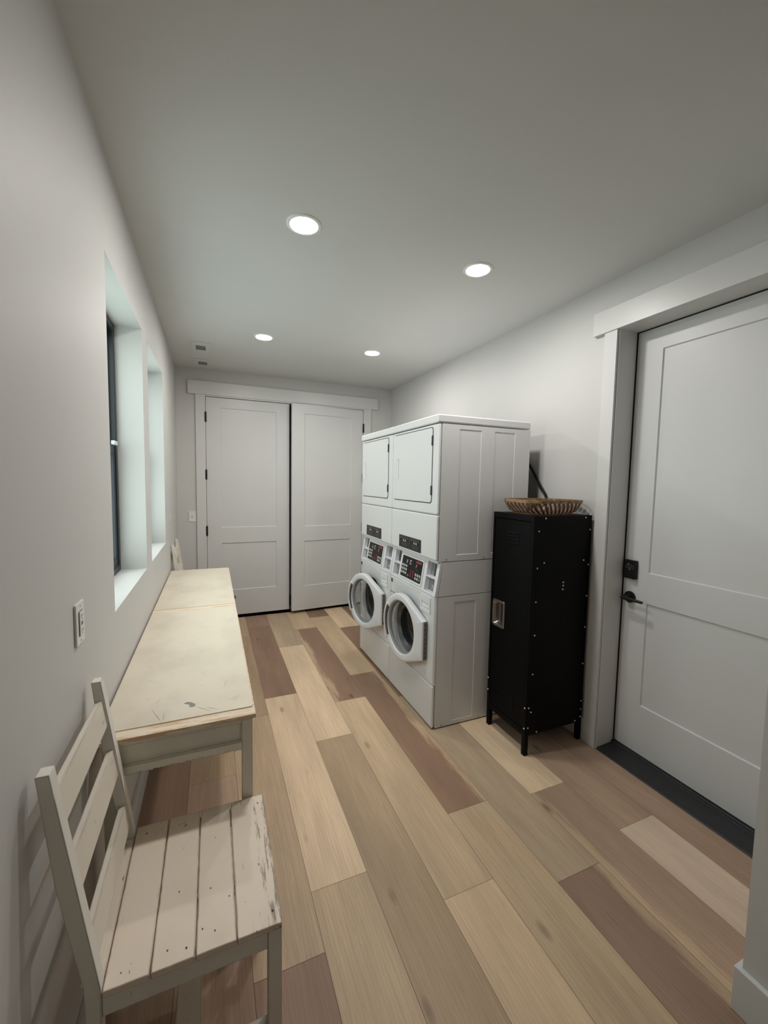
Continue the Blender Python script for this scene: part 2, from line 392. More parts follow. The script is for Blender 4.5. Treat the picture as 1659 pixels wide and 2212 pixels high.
def bamboo_mat():
    m, nt, b = new_mat('bamboo'); L = nt.links
    tc = N(nt, 'ShaderNodeTexCoord')
    n = N(nt, 'ShaderNodeTexNoise'); n.inputs['Scale'].default_value = 45; n.inputs['Detail'].default_value = 4; L.new(tc.outputs['Object'], n.inputs[0])
    r = N(nt, 'ShaderNodeValToRGB'); r.color_ramp.elements[0].position = 0.3; r.color_ramp.elements[0].color = rgb(84, 60, 38)
    r.color_ramp.elements[1].position = 0.75; r.color_ramp.elements[1].color = rgb(176, 142, 98)
    L.new(n.outputs['Fac'], r.inputs[0]); L.new(r.outputs[0], b.inputs['Base Color']); b.inputs['Roughness'].default_value = 0.45
    return m
M['bamboo'] = bamboo_mat()
M['bamboo_dark'] = simple('dark_bamboo', rgb(98, 70, 46), 0.5, var=0.35, vscale=40)

# ================================================================== SETTING
# ---- floor: every plank its own tone
PW = 0.2286; X0 = 0.1005
T = dict(L=(214, 188, 157), L2=(210, 187, 164), B=(186, 162, 132), B2=(195, 169, 138), MD=(176, 152, 124), M2=(168, 144, 116),
         D=(142, 113, 93), D2=(146, 119, 102), P=(166, 139, 118), G=(174, 153, 128))
cols = {
 -3: [(-2, 'D'), (0.9, 'P'), (2.3, 'MD'), (3.7, 'B')], -2: [(-2, 'P'), (1.55, 'D2'), (3.0, 'B')],
 -1: [(-2, 'MD'), (0.72, 'P'), (2.20, 'M2'), (3.68, 'D')],
 0: [(-2, 'L'), (-0.3, 'D'), (1.217, 'MD'), (2.712, 'M2'), (4.203, 'B')],
 1: [(-2, 'D'), (-0.06, 'B'), (1.4316, 'L'), (2.923, 'D'), (4.44, 'D2')],
 2: [(-2, 'L'), (-0.7, 'B'), (0.82, 'M2'), (2.315, 'L'), (3.805, 'G')],
 3: [(-2, 'D'), (-0.28, 'B2'), (1.2175, 'B2'), (2.70, 'D<'), (4.2186, 'B')],
 4: [(-2, 'L'), (0.06, 'B'), (1.5578, 'D*'), (3.048, 'B2'), (4.545, 'D')],
 5: [(-2, 'B'), (-0.4, 'D2*'), (1.1077, 'G'), (2.61, 'D'), (4.117, 'L')],
 6: [(-2, 'L'), (0.01, 'P<'), (1.5096, 'L'), (3.0, 'D')],
 7: [(-2, 'D'), (-0.3, 'L2'), (1.1914, 'P'), (2.69, 'L')],
 8: [(-2, 'B'), (0.45, 'P'), (1.9, 'M2'), (3.4, 'P')],
 9: [(-2, 'B'), (0.6, 'P'), (2.1, 'M2')],
}
def build_floor():
    verts = []; faces = []; tone = []; seed = []; sap = []; uvs = []
    g = 0.0006
    for k, segs in cols.items():
        xa, xb = X0 + PW * k, X0 + PW * (k + 1)
        for i, (y0, t) in enumerate(segs):
            y1 = segs[i + 1][0] if i + 1 < len(segs) else YF + 0.25
            s = 1.0 if t[-1] in '*<' else 0.0
            fl = t.endswith('<')
            c = rgb(*T[t.rstrip('*<')])
            xs, xe = max(xa, XL - 0.02) + g, min(xb, XR + 0.2) - g
            o = len(verts)
            verts += [(xs, y0 + g, 0), (xe, y0 + g, 0), (xe, y1 - g, 0), (xs, y1 - g, 0)]
            faces.append((o, o + 1, o + 2, o + 3))
            tone.append(c); seed.append(random.random()); sap.append(s)
            q0, q1 = (xb - xs, xb - xe) if fl else (xs - xa, xe - xa)
            uvs += [(q0, y0), (q1, y0), (q1, y1), (q0, y1)]
    nf = len(faces); o = len(verts)
    verts += [(XL - 0.1, -2, -0.002), (XR + 0.25, -2, -0.002), (XR + 0.25, YF + 0.9, -0.002), (XL - 0.1, YF + 0.9, -0.002)]
    verts += [(XL - 0.1, -2, -0.05), (XR + 0.25, -2, -0.05), (XR + 0.25, YF + 0.9, -0.05), (XL - 0.1, YF + 0.9, -0.05)]
    faces.append((o, o + 1, o + 2, o + 3)); faces.append((o + 7, o + 6, o + 5, o + 4))
    faces += [(o + a, o + 4 + a, o + 4 + (a + 1) % 4, o + (a + 1) % 4) for a in range(4)]
    me = bpy.data.meshes.new('floor'); me.from_pydata(verts, [], faces)
    me.materials.append(M['planks']); me.materials.append(M['gap'])
    ext = len(faces) - nf
    a = me.attributes.new('tone', 'FLOAT_COLOR', 'FACE')
    for i, c in enumerate(tone + [(0.03, 0.02, 0.02, 1)] * ext): a.data[i].color = c
    a = me.attributes.new('seed', 'FLOAT', 'FACE')
    for i, c in enumerate(seed + [0.0] * ext): a.data[i].value = c
    a = me.attributes.new('sapwood', 'FLOAT', 'FACE')
    for i, c in enumerate(sap + [0.0] * ext): a.data[i].value = c
    uv = me.uv_layers.new(name='plank')
    for i, p in enumerate(uvs): uv.data[i].uv = p
    for i, p in enumerate(me.polygons): p.material_index = 0 if i < nf else 1
    ob = bpy.data.objects.new('floor', me); COL.objects.link(ob)
    return struct(ob)
build_floor()

# ---- walls
W1 = (1.783, 2.6115, 1.060, 2.3735); W2 = (2.8106, 3.6086, 1.060, 2.3735)
DEP = 0.127
b = MB(); b.plate(lambda u, v, w: (w, u, v), (YB, YF), (0, ZC), [W1 + ('hole',), W2 + ('hole',)], XL, XL - 0.18)
struct(b.build('wall_left', M['wall'], smooth=0))
DX0, DX1, DZ = -0.0630, 1.7345, 2.4530          # far double-door opening
b = MB(); b.plate(lambda u, v, w: (u, w, v), (XL - 0.18, XR + 0.2), (0, ZC), [(DX0, DX1, 0.0, DZ, 'hole')], YF, YF + 0.12)
struct(b.build('wall_far', M['wall'], smooth=0))
EY0, EY1, EZ = 0.7280, 1.6490, 2.4440           # entry-door opening in the right wall
b = MB(); b.plate(lambda u, v, w: (w, u, v), (YS - 0.12, YF), (0, ZC), [(EY0, EY1, 0.0, EZ, 'hole')], XR, XR + 0.2)
struct(b.build('wall_right', M['wall'], smooth=0))
b = MB(); b.box(XS, XR + 0.2, YB, YS, 0, ZC)
struct(b.build('wall_near', M['wall'], smooth=0))
b = MB(); b.box(XL - 0.18, XR + 0.2, YB - 0.12, YB, 0, ZC)
struct(b.build('wall_back', M['wall'], smooth=0))
b = MB(); b.box(XL - 0.18, XR + 0.2, YB - 0.12, YF + 0.12, ZC, ZC + 0.1)
struct(b.build('ceiling', M['ceil'], smooth=0))
# dark closet behind the double doors
b = MB(); b.plate(lambda u, v, w: (u, w, v), (DX0 - 0.3, DX1 + 0.3), (0, DZ + 0.1), [], YF + 0.75, YF + 0.80)
b.box(DX0 - 0.34, DX0 - 0.30, YF + 0.12, YF + 0.8, 0, DZ + 0.1); b.box(DX1 + 0.30, DX1 + 0.34, YF + 0.12, YF + 0.8, 0, DZ + 0.1)
b.box(DX0 - 0.34, DX1 + 0.34, YF + 0.12, YF + 0.8, DZ + 0.1, DZ + 0.14)
struct(b.build('wall_closet', M['wall'], smooth=0))

# ---- baseboards
BH, BT = 0.14, 0.014
def base(name, *boxes):
    b = MB()
    for bx in boxes: b.box(*bx)
    struct(b.build(name, M['trim'], bevel=0.0025, seg=2))
base('baseboard_left', (XL, XL + BT, YB, YF, 0.0005, BH))
base('baseboard_far', (XL + BT, -0.1575, YF - BT, YF, 0.0005, BH), (1.832, XR - BT, YF - BT, YF, 0.0005, BH))
base('baseboard_right', (XR - BT, XR, 1.7345, YF - BT, 0.0005, BH))
b = MB(); b.prism([(XS - 0.018, YB), (XS - 0.018, YS + BT), (XR, YS + BT), (XR, YS), (XS, YS), (XS, YB)], 0.0005, BH, lambda p, q, t: (p, q, t))
struct(b.build('baseboard_near', M['trim'], bevel=0.0025, seg=2))

# ---- casings
b = MB()
b.box(-0.158, DX0 + 0.002, YF - 0.020, YF, 0.0005, 2.465); b.box(DX1 - 0.002, 1.831, YF - 0.020, YF, 0.0005, 2.465)
b.box(-0.230, 1.919, YF - 0.027, YF, 2.4655, 2.6027)
b.box(DX0, DX1, YF - 0.020, YF, DZ - 0.0005, 2.465)
struct(b.build('trim_1', M['trim'], bevel=0.002, seg=2, weld=False), 'white casing around the far double doors', 'casing')
b = MB()                                          # jamb lining + stop of far doors
b.box(DX0, DX0 + 0.0015, YF - 0.002, YF + 0.12, 0.0005, DZ); b.box(DX1 - 0.0015, DX1, YF - 0.002, YF + 0.12, 0.0005, DZ)
b.box(DX0, DX1, YF - 0.002, YF + 0.12, DZ - 0.0015, DZ)
struct(b.build('trim_2', M['trim'], weld=False))
b = MB()
b.box(XR - 0.020, XR, EY1 + 0.004, 1.7335, 0.0005, 2.442); b.box(XR - 0.020, XR, EY0 - 0.087, EY0 - 0.004, 0.0005, 2.442)
b.box(XR - 0.027, XR, YS + 0.002, 1.806, 2.4425, 2.572)
struct(b.build('trim_3', M['trim'], bevel=0.002, seg=2, weld=False), 'white casing around the entry door on the right', 'casing')
b = MB()                                          # jamb lining of the entry door
b.box(XR - 0.004, XR + 0.2, EY1 - 0.002, EY1 + 0.001, 0.0005, EZ); b.box(XR - 0.004, XR + 0.2, EY0 - 0.001, EY0 + 0.002, 0.0005, EZ)
b.box(XR - 0.004, XR + 0.2, EY0, EY1, EZ - 0.002, EZ + 0.001)
struct(b.build('trim_4', M['trim'], weld=False))
b = MB(); b.prism([(XR - 0.010, 0.0005), (XR + 0.005, 0.010), (XR + 0.118, 0.016), (XR + 0.122, 0.030), (XR + 0.19, 0.030), (XR + 0.19, 0.0005)], EY0 + 0.003, EY1 - 0.0025, lambda p, q, t: (p, t, q))
struct(b.build('trim_5', M['thresh'], bevel=0.002, seg=2), 'dark threshold sill under the entry door', 'threshold')

# ---- doors
def panel_door(name, width, z0, z1, thick, rects, mat=None):
    """local: u from hinge edge, front face at w=0, body behind (+w)"""
    b = MB(); b.plate(lambda u, v, w: (u, w, v), (0, width), (z0, z1), [r + (0.009, 0.004) for r in rects], 0.0, thick)
    return struct(b.build(name, mat or M['door'], bevel=0.0015, seg=1, limit=60))
PZ = ((1.037, 2.342), (0.324, 0.862))
# left leaf: hinge on its left side
d1 = panel_door('door_1', 0.886, 0.036, 2.447, 0.040, [(0.148, 0.740, a, c) for a, c in PZ])
d1.location = (DX0 + 0.0055, YF - 0.004, 0); d1.rotation_euler = (0, 0, math.radians(0.6))
# right leaf: built mirrored (hinge on its right side), standing slightly ajar into the room
b = MB(); b.plate(lambda u, v, w: (-u, w, v), (0, 0.889), (0.036, 2.447), [(0.150, 0.741, a, c, 0.009, 0.004) for a, c in PZ], 0.0, 0.040)
d2 = struct(b.build('door_2', M['door'], bevel=0.0015, seg=1, limit=60))
d2.location = (DX1 - 0.0050, YF - 0.004, 0); d2.rotation_euler = (0, 0, math.radians(5.6))
for dd, sx, zs in ((d1, 1, (0.235, 1.005, 1.618, 2.233)), (d2, -1, (0.235, 1.005, 1.618, 2.231))):
    for z in zs:
        h = MB(); h.tube([(-0.003 * sx, -0.012, z - 0.052), (-0.003 * sx, -0.012, z + 0.052)], 0.0105, 12)
        h.tube([(-0.003 * sx, -0.012, z - 0.060), (-0.003 * sx, -0.012, z + 0.060)], 0.005, 8)
        o = h.build('hinge', M['black'], dd)
# entry door (hinges toward the viewer, latch side far): face at XD
XD = 2.2434
b = MB(); b.plate(lambda u, v, w: (w, u, v), (EY0 + 0.005, EY1 - 0.009), (0.034, 2.436), [(EY0 + 0.142, 1.4966, 1.0857, 2.3173, 0.008, 0.005), (EY0 + 0.142, 1.4966, 0.3166, 0.9123, 0.008, 0.005)], XD, XD + 0.044)
d3 = struct(b.build('door_3', M['door'], bevel=0.0015, seg=1, limit=60))
b = MB()                                            # black weatherstrip in the gap
b.box(XD - 0.004, XD + 0.01, EY1 - 0.0085, EY1 - 0.0025, 0.034, EZ - 0.003); b.box(XD - 0.004, XD + 0.01, EY0 + 0.004, EY1 - 0.0025, 2.4365, EZ - 0.003)
b.box(XD + 0.002, XD + 0.03, EY0 + 0.006, EY1 - 0.004, 0.0305, 0.0338)
b.build('weatherstrip', M['rubber'], d3)
fy = lambda cy, cz: (lambda a, c, h: (XD - h, cy + a, cz + c))
b = MB(); b.rrect(fy(1.5938, 1.0917), -0.0355, 0.0355, -0.054, 0.054, 0.004, 0, 0.022)
kp = b.build('keypad_lock', M['panel'], d3, bevel=0.0015)
b = MB()
for r_ in range(2):
    for c_ in range(5): b.rrect(fy(1.5938, 1.0917), -0.024 + c_ * 0.0105, -0.024 + c_ * 0.0105 + 0.004, 0.008 + r_ * 0.012, 0.013 + r_ * 0.012, 0.0005, 0.022, 0.0224)
b.build('keypad_digit_row', M['grey'], kp)
b = MB(); b.disc(fy(1.5938, 1.0917), 0.003, 0.0224, 12); b.cyl(fy(1.602, 1.123), 0.003, 0.02, 0.0226, 12)
b.build('status_light', M['key'], kp)
b = MB(); b.cyl(fy(1.5935, 0.928), 0.0335, 0, 0.010, 40); b.cyl(fy(1.5935, 0.928), 0.014, 0.008, 0.052, 24)
lv = b.build('door_handle', M['black'], d3, bevel=0.002)
b = MB(); b.tube([(XD - 0.050, 1.612, 0.928), (XD - 0.052, 1.590, 0.928), (XD - 0.053, 1.53, 0.927), (XD - 0.050, 1.488, 0.926)], [0.010, 0.011, 0.0085, 0.0075], 14)
b.build('lever', M['black'], lv)
b = MB(); b.cyl(fy(1.6245, 0.925), 0.010, 0.002, 0.020, 16); b.build('thumb_turn', M['black'], lv, bevel=0.002)
# unseen backing added outside the entry door so no light leaks in
b = MB(); b.box(XR + 0.2, XR + 0.24, EY0 - 0.3, EY1 + 0.3, 0, ZC); struct(b.build('light_leak_backing', M['wall'], smooth=0))

# ---- windows (black double-hung units at the outer end of the reveals)
def window(name, y0, y1, z0, z1):
    xa, xb = XL - 0.18, XL - DEP             # unit depth
    r = MB(); fw = 0.034
    P = lambda u, v, w: (w, u, v)
    r.plate(P, (y0 + 0.001, y1 - 0.001), (z0 + 0.001, z1 - 0.001), [(y0 + fw, y1 - fw, z0 + fw, z1 - fw, 'hole')], xb, xa)
    root = struct(r.build(name, M['frame'], bevel=0.002, seg=1))
    zm = (z0 + z1) / 2
    s = MB(); s.plate(P, (y0 + fw, y1 - fw), (z0 + fw, zm + 0.02), [(y0 + fw + 0.035, y1 - fw - 0.035, z0 + fw + 0.04, zm - 0.02, 'hole')], xb - 0.006, xb - 0.026)
    lo = s.build('lower_sash', M['frame'], root, bevel=0.0015, seg=1)
    s = MB(); s.plate(P, (y0 + fw, y1 - fw), (zm - 0.02, z1 - fw), [(y0 + fw + 0.035, y1 - fw - 0.035, zm + 0.02, z1 - fw - 0.035, 'hole')], xb - 0.028, xb - 0.048)
    up = s.build('upper_sash', M['frame'], root, bevel=0.0015, seg=1)
    g = MB(); g.box(xb - 0.018, xb - 0.014, y0 + fw + 0.03, y1 - fw - 0.03, z0 + fw + 0.03, zm); g.build('pane', M['glass'], lo)
    g = MB(); g.box(xb - 0.040, xb - 0.036, y0 + fw + 0.03, y1 - fw - 0.03, zm, z1 - fw - 0.03); g.build('pane', M['glass'], up)
    k = MB(); k.box(xb - 0.006, xb + 0.012, y1 - fw - 0.085, y1 - fw - 0.02, zm + 0.0205, zm + 0.042); k.build('sash_lock', M['plastic'], root, bevel=0.003)
    return root
window('window_1', *W1); window('window_2', *W2)

# ---- ceiling lights
def make_light():
    t = thing('recessed_ceiling_light', 'round lit ceiling downlight, larger one at upper left nearest the windows', 'ceiling light', (0.3985, 1.945, ZC), group='recessed ceiling lights')
    b = MB(); b.lathe([(0.060, -0.0015), (0.0635, -0.006), (0.074, -0.006), (0.0795, -0.002), (0.080, 0.0), (0.060, 0.0)], I3, 48, closed=True)
    b.build('trim_ring', M['lensrim'], t)
    b = MB(); b.lathe([(0.0605, -0.002), (0.050, -0.0045), (0.025, -0.006), (0.002, -0.0062)], I3, 40)
    b.build('lens', M['lens'], t)
    return t
l0 = make_light()
for (x, y), lb in (((1.3475, 1.940), 'round lit ceiling downlight above the near washer dryer stack, second brightest'),
                   ((0.401, 3.540), 'small round lit ceiling downlight above the left far door, near the vents'),
                   ((1.345, 3.533), 'small round lit ceiling downlight above the right far door')):
    dup(l0, (x, y, ZC), 0, lb)
l0['label'] = 'largest round lit ceiling downlight, in the nearer pair on the window side'

# ---- ceiling vents
def vent(x0, x1, y0, y1, gx0, gx1, gy0, gy1, label):
    cx, cy = (x0 + x1) / 2, (y0 + y1) / 2
    t = thing('ceiling_vent', label, 'vent', (cx, cy, ZC), group='square ceiling vents')
    b = MB(); b.plate(lambda u, v, w: (u, v, w), (x0 - cx, x1 - cx), (y0 - cy, y1 - cy), [(gx0 - cx, gx1 - cx, gy0 - cy, gy1 - cy, 'hole')], -0.007, 0.0)
    b.build('frame', M['ceil'], t, bevel=0.0015, seg=1)
    b = MB(); b.box(gx0 - cx, gx1 - cx, gy0 - cy, gy1 - cy, -0.0022, -0.0008)
    n = 7
    for i in range(n):
        yy = gy0 - cy + (gy1 - gy0) * (i + 0.5) / n
        b.box(gx0 - cx, gx1 - cx, yy - 0.003, yy + 0.003, -0.0055, -0.002)
    b.build('grille', M['vent'], t)
vent(-0.156, -0.006, 3.90, 4.25, -0.122, -0.042, 3.99, 4.125, 'white ceiling vent with grey grille, the larger and nearer of two')
vent(-0.150, -0.004, 4.44, 4.74, -0.116, -0.035, 4.515, 4.64, 'white ceiling vent with dark grille close above the far doors')

# ---- outlets and switch
def outlet(y, z, label):
    t = thing('wall_outlet', label, 'outlet', (XL, y, z))
    F = lambda u, v, w: (w, u, v)
    b = MB(); b.rrect(F, -0.036, 0.036, -0.0575, 0.0575, 0.004, 0.0, 0.0065); b.build('cover_plate', M['plate'], t, bevel=0.002, seg=2)
    b = MB(); b.box(0.0066, 0.0074, -0.0175, 0.0175, -0.034, 0.034); b.build('shadow_gap', M['slot'], t)
    b = MB(); b.box(0.0070, 0.0098, -0.0163, 0.0163, -0.0328, 0.0328); rc = b.build('receptacle', M['plate'], t, bevel=0.001, seg=1)
    b = MB()
    for s in (-1, 1):
        b.box(0.0098, 0.0101, -0.007, -0.005, s * 0.02 - 0.003, s * 0.02 + 0.005); b.box(0.0098, 0.0101, 0.005, 0.007, s * 0.02 - 0.003, s * 0.02 + 0.005)
        b.box(0.0098, 0.0101, -0.0022, 0.0022, s * 0.02 - 0.010, s * 0.02 - 0.006)
    b.box(0.0098, 0.0101, -0.008, 0.008, -0.0045, -0.0008); b.box(0.0098, 0.0101, -0.008, 0.008, 0.0008, 0.0045)
    b.build('socket_slots', M['slot'], rc)
    for s in (-1, 1):
        b = MB(); b.cyl(lambda a, c, h: (0.0065 + h, a, c + s * 0.048), 0.003, 0, 0.0006, 12); b.build('screw', M['recess'], t)
outlet(1.331, 1.168, 'white outlet plate with dark slot on the left wall above the near table')
outlet(3.965, 1.187, 'faint white outlet plate on the left wall past the second window')
t = thing('light_switch', 'white light switch plate beside the far double doors', 'switch', (-0.2015, YF, 1.1655))
F = lambda u, v, w: (u, -w, v)
b = MB(); b.rrect(F, -0.0365, 0.0365, -0.0575, 0.0575, 0.004, 0.0, 0.0065); b.build('cover_plate', M['plate'], t, bevel=0.002)
b = MB(); b.box(-0.0055, 0.0055, -0.0068, -0.0063, -0.013, 0.013); b.build('toggle_slot', M['recess'], t)
b = MB(); b.box(-0.004, 0.004, -0.017, -0.006, -0.002, 0.010); b.build('toggle', M['plate'], t, bevel=0.001)

# ================================================================== WASHER / DRYER STACKS
WW, WD, WH = 0.683, 0.700, 1.986
def washer(y0, label, theta):
    t = thing('stacked_washer_dryer', label, 'washer dryer', (1.2637, y0, 0), group='stacked washer dryers')
    F = lambda u, v, w: (w, u, v)                      # front plates: u=y, v=z, w=depth
    S = lambda u, v, w: (u, w, v)                      # side plates: u=x, v=z, w=y
    fx = 0.0205
    # --- lower cabinet
    b = MB(); b.box(fx + 0.001, WD, 0.005, 0.018, 0.010, 0.855); b.box(fx + 0.001, WD, WW - 0.014, WW - 0.001, 0.010, 0.855)
    b.box(fx + 0.001, WD, 0.005, WW - 0.001, 0.010, 0.030); b.box(fx + 0.001, WD, 0.005, WW - 0.001, 0.838, 0.855); b.box(WD - 0.015, WD, 0.005, WW - 0.001, 0.010, 0.855)
    for (px, py) in ((0.06, 0.05), (0.06, WW - 0.06), (WD - 0.06, 0.05), (WD - 0.06, WW - 0.06)):
        b.cyl(lambda a, c, h, px=px, py=py: (px + a, py + c, h), 0.018, 0.0, 0.011, 12)
    b.build('washer_cabinet', M['appl'], t, weld=False)
    b = MB(); b.plate(S, (fx + 0.0028, WD), (0.008, 0.857), [(0.1455, 0.308, 0.033, 0.818, 0.0022, 0.0022)], 0.001, 0.006)
    b.build('washer_side_panel', M['appl'], t, smooth=15)
    b = MB(); pf = [(0.0222, 0.860), (0.0577, 1.0775), (WD, 1.0775), (WD, 0.860)]
    b.prism(pf, 0.0012, 0.004, lambda p, q, s: (p, s, q)); b.prism(pf, WW - 0.0038, WW - 0.001, lambda p, q, s: (p, s, q))
    b.box(0.075, WD, 0.004, WW - 0.0038, 0.862, 1.076)
    b.build('console_housing', M['appl'], t, bevel=0.002, seg=1)
    # --- front: kick panel and door panel with porthole
    b = MB(); b.box(0.0, fx, 0.0012, WW - 0.0012, 0.010, 0.286)
    b.build('kick_panel', M['appl'], t, bevel=0.010, seg=4)
    cy, cz, hr = 0.366, 0.556, 0.193
    b = MB(); z0, z1, ya, yb = 0.290, 0.857, 0.0012, WW - 0.0012
    angs = sorted([2 * PI * k / 64 for k in range(64)] + [math.atan2(zz - cz, yy - cy) % (2 * PI) for yy in (ya + .012, yb - .012) for zz in (z0 + .006, z1 - .006)])
    def edge(a, m):
        c, s = math.cos(a), math.sin(a); k = 1e9
        A, B2, C, D = ya + m, yb - m, z0 + m * 0.5, z1 - m * 0.5
        if c > 1e-9: k = min(k, (B2 - cy) / c)
        if c < -1e-9: k = min(k, (A - cy) / c)
        if s > 1e-9: k = min(k, (D - cz) / s)
        if s < -1e-9: k = min(k, (C - cz) / s)
        return cy + c * k, cz + s * k
    rings = []
    for a in angs:
        c, s = math.cos(a), math.sin(a)
        o0 = edge(a, 0.012)
        e1 = (ya if abs(o0[0] - ya - .012) < 1e-6 else (yb if abs(o0[0] - yb + .012) < 1e-6 else o0[0]), z0 if abs(o0[1] - z0 - .006) < 1e-6 else (z1 if abs(o0[1] - z1 + .006) < 1e-6 else o0[1]))
        mid = ((o0[0] * .35 + e1[0] * .65), (o0[1] * .35 + e1[1] * .65))
        rings.append([(0.045, cy + c * (hr - .006), cz + s * (hr - .006)), (0.004, cy + c * hr, cz + s * hr), (0.0, cy + c * (hr + .005), cz + s * (hr + .005)),
                      (0.0, o0[0], o0[1]), (0.0035, mid[0], mid[1]), (0.012, e1[0], e1[1]), (fx, e1[0], e1[1])])
    n = len(rings); k = len(rings[0])
    b.add([p for r in rings for p in r], [(i * k + j, i * k + j + 1, ((i + 1) % n) * k + j + 1, ((i + 1) % n) * k + j) for i in range(n) for j in range(k - 1)])
    b.build('washer_front_panel', M['appl'], t, weld=False)
    P = lambda a, c, h: (h, cy + a, cz + c)
    b = MB(); b.lathe([(0.205, 0.006), (0.190, 0.004), (0.182, 0.010), (0.176, 0.026), (0.182, 0.045), (0.190, 0.06)], P, 64)
    b.build('door_gasket', M['gasket'], t)
    b = MB(); b.lathe([(0.187, 0.05), (0.200, 0.055), (0.235, 0.08), (0.238, 0.40), (0.21, 0.43), (0.06, 0.44), (0.001, 0.44)], P, 64)
    b.build('drum', M['drum'], t)
    # soap drawer
    b = MB(); b.plate(F, (0.050, 0.182), (0.738, 0.842), [(0.064, 0.166, 0.757, 0.803, 0.016, 0.006)], -0.004, 0.004)
    so = b.build('detergent_drawer', M['plastic'], t, bevel=0.0015, seg=1)
    b = MB(); b.prism([(0.0122, 0.7635), (-0.0025, 0.7630), (-0.004, 0.778), (0.0122, 0.790)], 0.071, 0.159, lambda p, q, s: (p, s, q)); b.build('drawer_pull', M['plastic'], so, bevel=0.001, seg=1)
    # badge and maker strip (unreadable marks)
    b = MB(); b.box(-0.0012, 0.0005, 0.637, 0.665, 0.810, 0.838); bd = b.build('badge', M['panel'], t)
    b = MB()
    b.box(-0.0016, -0.0011, 0.642, 0.648, 0.814, 0.834); b.box(-0.0016, -0.0011, 0.648, 0.654, 0.822, 0.826); b.box(-0.0016, -0.0011, 0.654, 0.660, 0.814, 0.820)
    b.build('badge_mark', M['grey'], bd)
    b = MB()
    for a0, a1, h in ((0.662, 0.668, 0.010), (0.640, 0.659, 0.004), (0.622, 0.637, 0.004), (0.607, 0.613, 0.010)): b.box(-0.001, 0.0005, a0, a1, 0.735 - h / 2, 0.735 + h / 2)
    b.build('maker_strip', M['slot'], t)
    # --- sloped console
    O = Vector((0.0, 0, 0.861)); V_ = Vector((0.0345, 0, 0.2165)); ln = V_.length; V_ /= ln; Nn = Vector((-V_.z, 0, V_.x))   # outward normal
    C = lambda u, v, w: tuple(O + V_ * v + Nn * (-w) + Vector((0, u, 0)))
    b = MB(); b.plate(C, (0.0012, WW - 0.0012), (0.0, ln), [
        (0.034, 0.150, 0.112, 0.205, 0.026, 0.003, 1), (0.034, 0.150, 0.014, 0.104, 0.026, 0.003, 1),
        (0.550, 0.650, 0.112, 0.205, 0.026, 0.003, 1), (0.550, 0.650, 0.014, 0.104, 0.026, 0.003, 1)], 0.0, 0.020, back=False)
    b.build('console', [M['plastic'], M['coin']], t, bevel=0.002, seg=2)
    for c0 in (0.034, 0.550):
        wd = 0.116 if c0 < 0.3 else 0.1
        lk = c0 + wd * (0.30 if c0 < 0.3 else 0.5)
        b = MB(); b.cyl(lambda a, c, h: C(lk + a, 0.054 + c, 0.0262 - h), 0.016, 0, 0.006, 24); b.cyl(lambda a, c, h: C(lk + a, 0.054 + c, 0.0262 - h), 0.012, 0.005, 0.020, 20)
        b.build('coin_box_lock', M['chrome'], t, bevel=0.003)
        b = MB(); b.rrect(C, lk - 0.006, lk + 0.006, 0.122, 0.186, 0.004, 0.0262, 0.021); b.rrect(C, lk + 0.018, lk + 0.022, 0.118, 0.198, 0.0015, 0.0262, 0.023)
        b.build('coin_slot', M['gasket'], t)
    b = MB(); b.rrect(C, 0.186, 0.520, 0.020, 0.197, 0.006, -0.006, 0.002)
    cf = b.build('control_surround', M['plastic'], t, bevel=0.003, seg=2)
    b = MB(); b.rrect(C, 0.200, 0.506, 0.035, 0.184, 0.003, -0.0075, -0.004)
    cp = b.build('control_panel', M['panel'], t)
    def marks(name, mat, rs):
        b = MB()
        for u0, u1, v0, v1 in rs: b.rrect(C, u0, u1, v0, v1, min(u1 - u0, v1 - v0) * 0.25, -0.0082, -0.0074, n=3)
        b.build(name, mat, cp)
    bu = lambda i: 0.486 - 0.030 * i
    for j in range(3):
        for i in range(3): marks('button', M['key'], [(bu(i) - 0.011, bu(i) + 0.011, 0.056 + j * 0.026, 0.073 + j * 0.026)])
    for j in range(2):
        for i in range(3): marks('button', M['keyg'] if (i == 2 and j == 0) else M['key'], [(0.276 - 0.029 * i - 0.010, 0.276 - 0.029 * i + 0.010, 0.048 + j * 0.025, 0.066 + j * 0.025)])
    marks('start_button', M['keyg'], [(0.378, 0.396, 0.048, 0.064)])
    marks('red_digit', M['red'], [(0.348, 0.356, 0.052, 0.100), (0.339, 0.350, 0.052, 0.062)])
    marks('red_digit', M['red'], [(0.312, 0.320, 0.052, 0.100), (0.306, 0.324, 0.090, 0.098)])
    marks('red_strip', M['red'], [(0.215, 0.292, 0.160, 0.175)])
    marks('white_symbol', M['key'], [(0.424, 0.434, 0.136, 0.150), (0.418, 0.428, 0.144, 0.164)])
    marks('white_symbol', M['key'], [(0.376, 0.384, 0.138, 0.166), (0.358, 0.384, 0.158, 0.166), (0.360, 0.384, 0.136, 0.143)])
    marks('white_symbol', M['key'], [(0.282, 0.288, 0.126, 0.148), (0.274, 0.288, 0.142, 0.149)])
    for q in ((0.28, 0.286, 0.09, 0.095), (0.25, 0.256, 0.092, 0.096), (0.226, 0.232, 0.09, 0.094), (0.255, 0.285, 0.112, 0.115), (0.42, 0.48, 0.122, 0.125)): marks('fine_print', M['grey'], [q])
    # --- upper dryer
    b = MB(); b.box(fx + 0.001, WD, 0.005, WW - 0.001, 1.084, 1.930)
    b.build('dryer_cabinet', M['appl'], t)
    b = MB(); b.plate(S, (fx + 0.0028, WD), (1.082, 1.931), [(0.147, 0.308, 1.121, 1.904, 0.0022, 0.0022), (0.412, 0.574, 1.121, 1.904, 0.0022, 0.0022)], 0.001, 0.006)
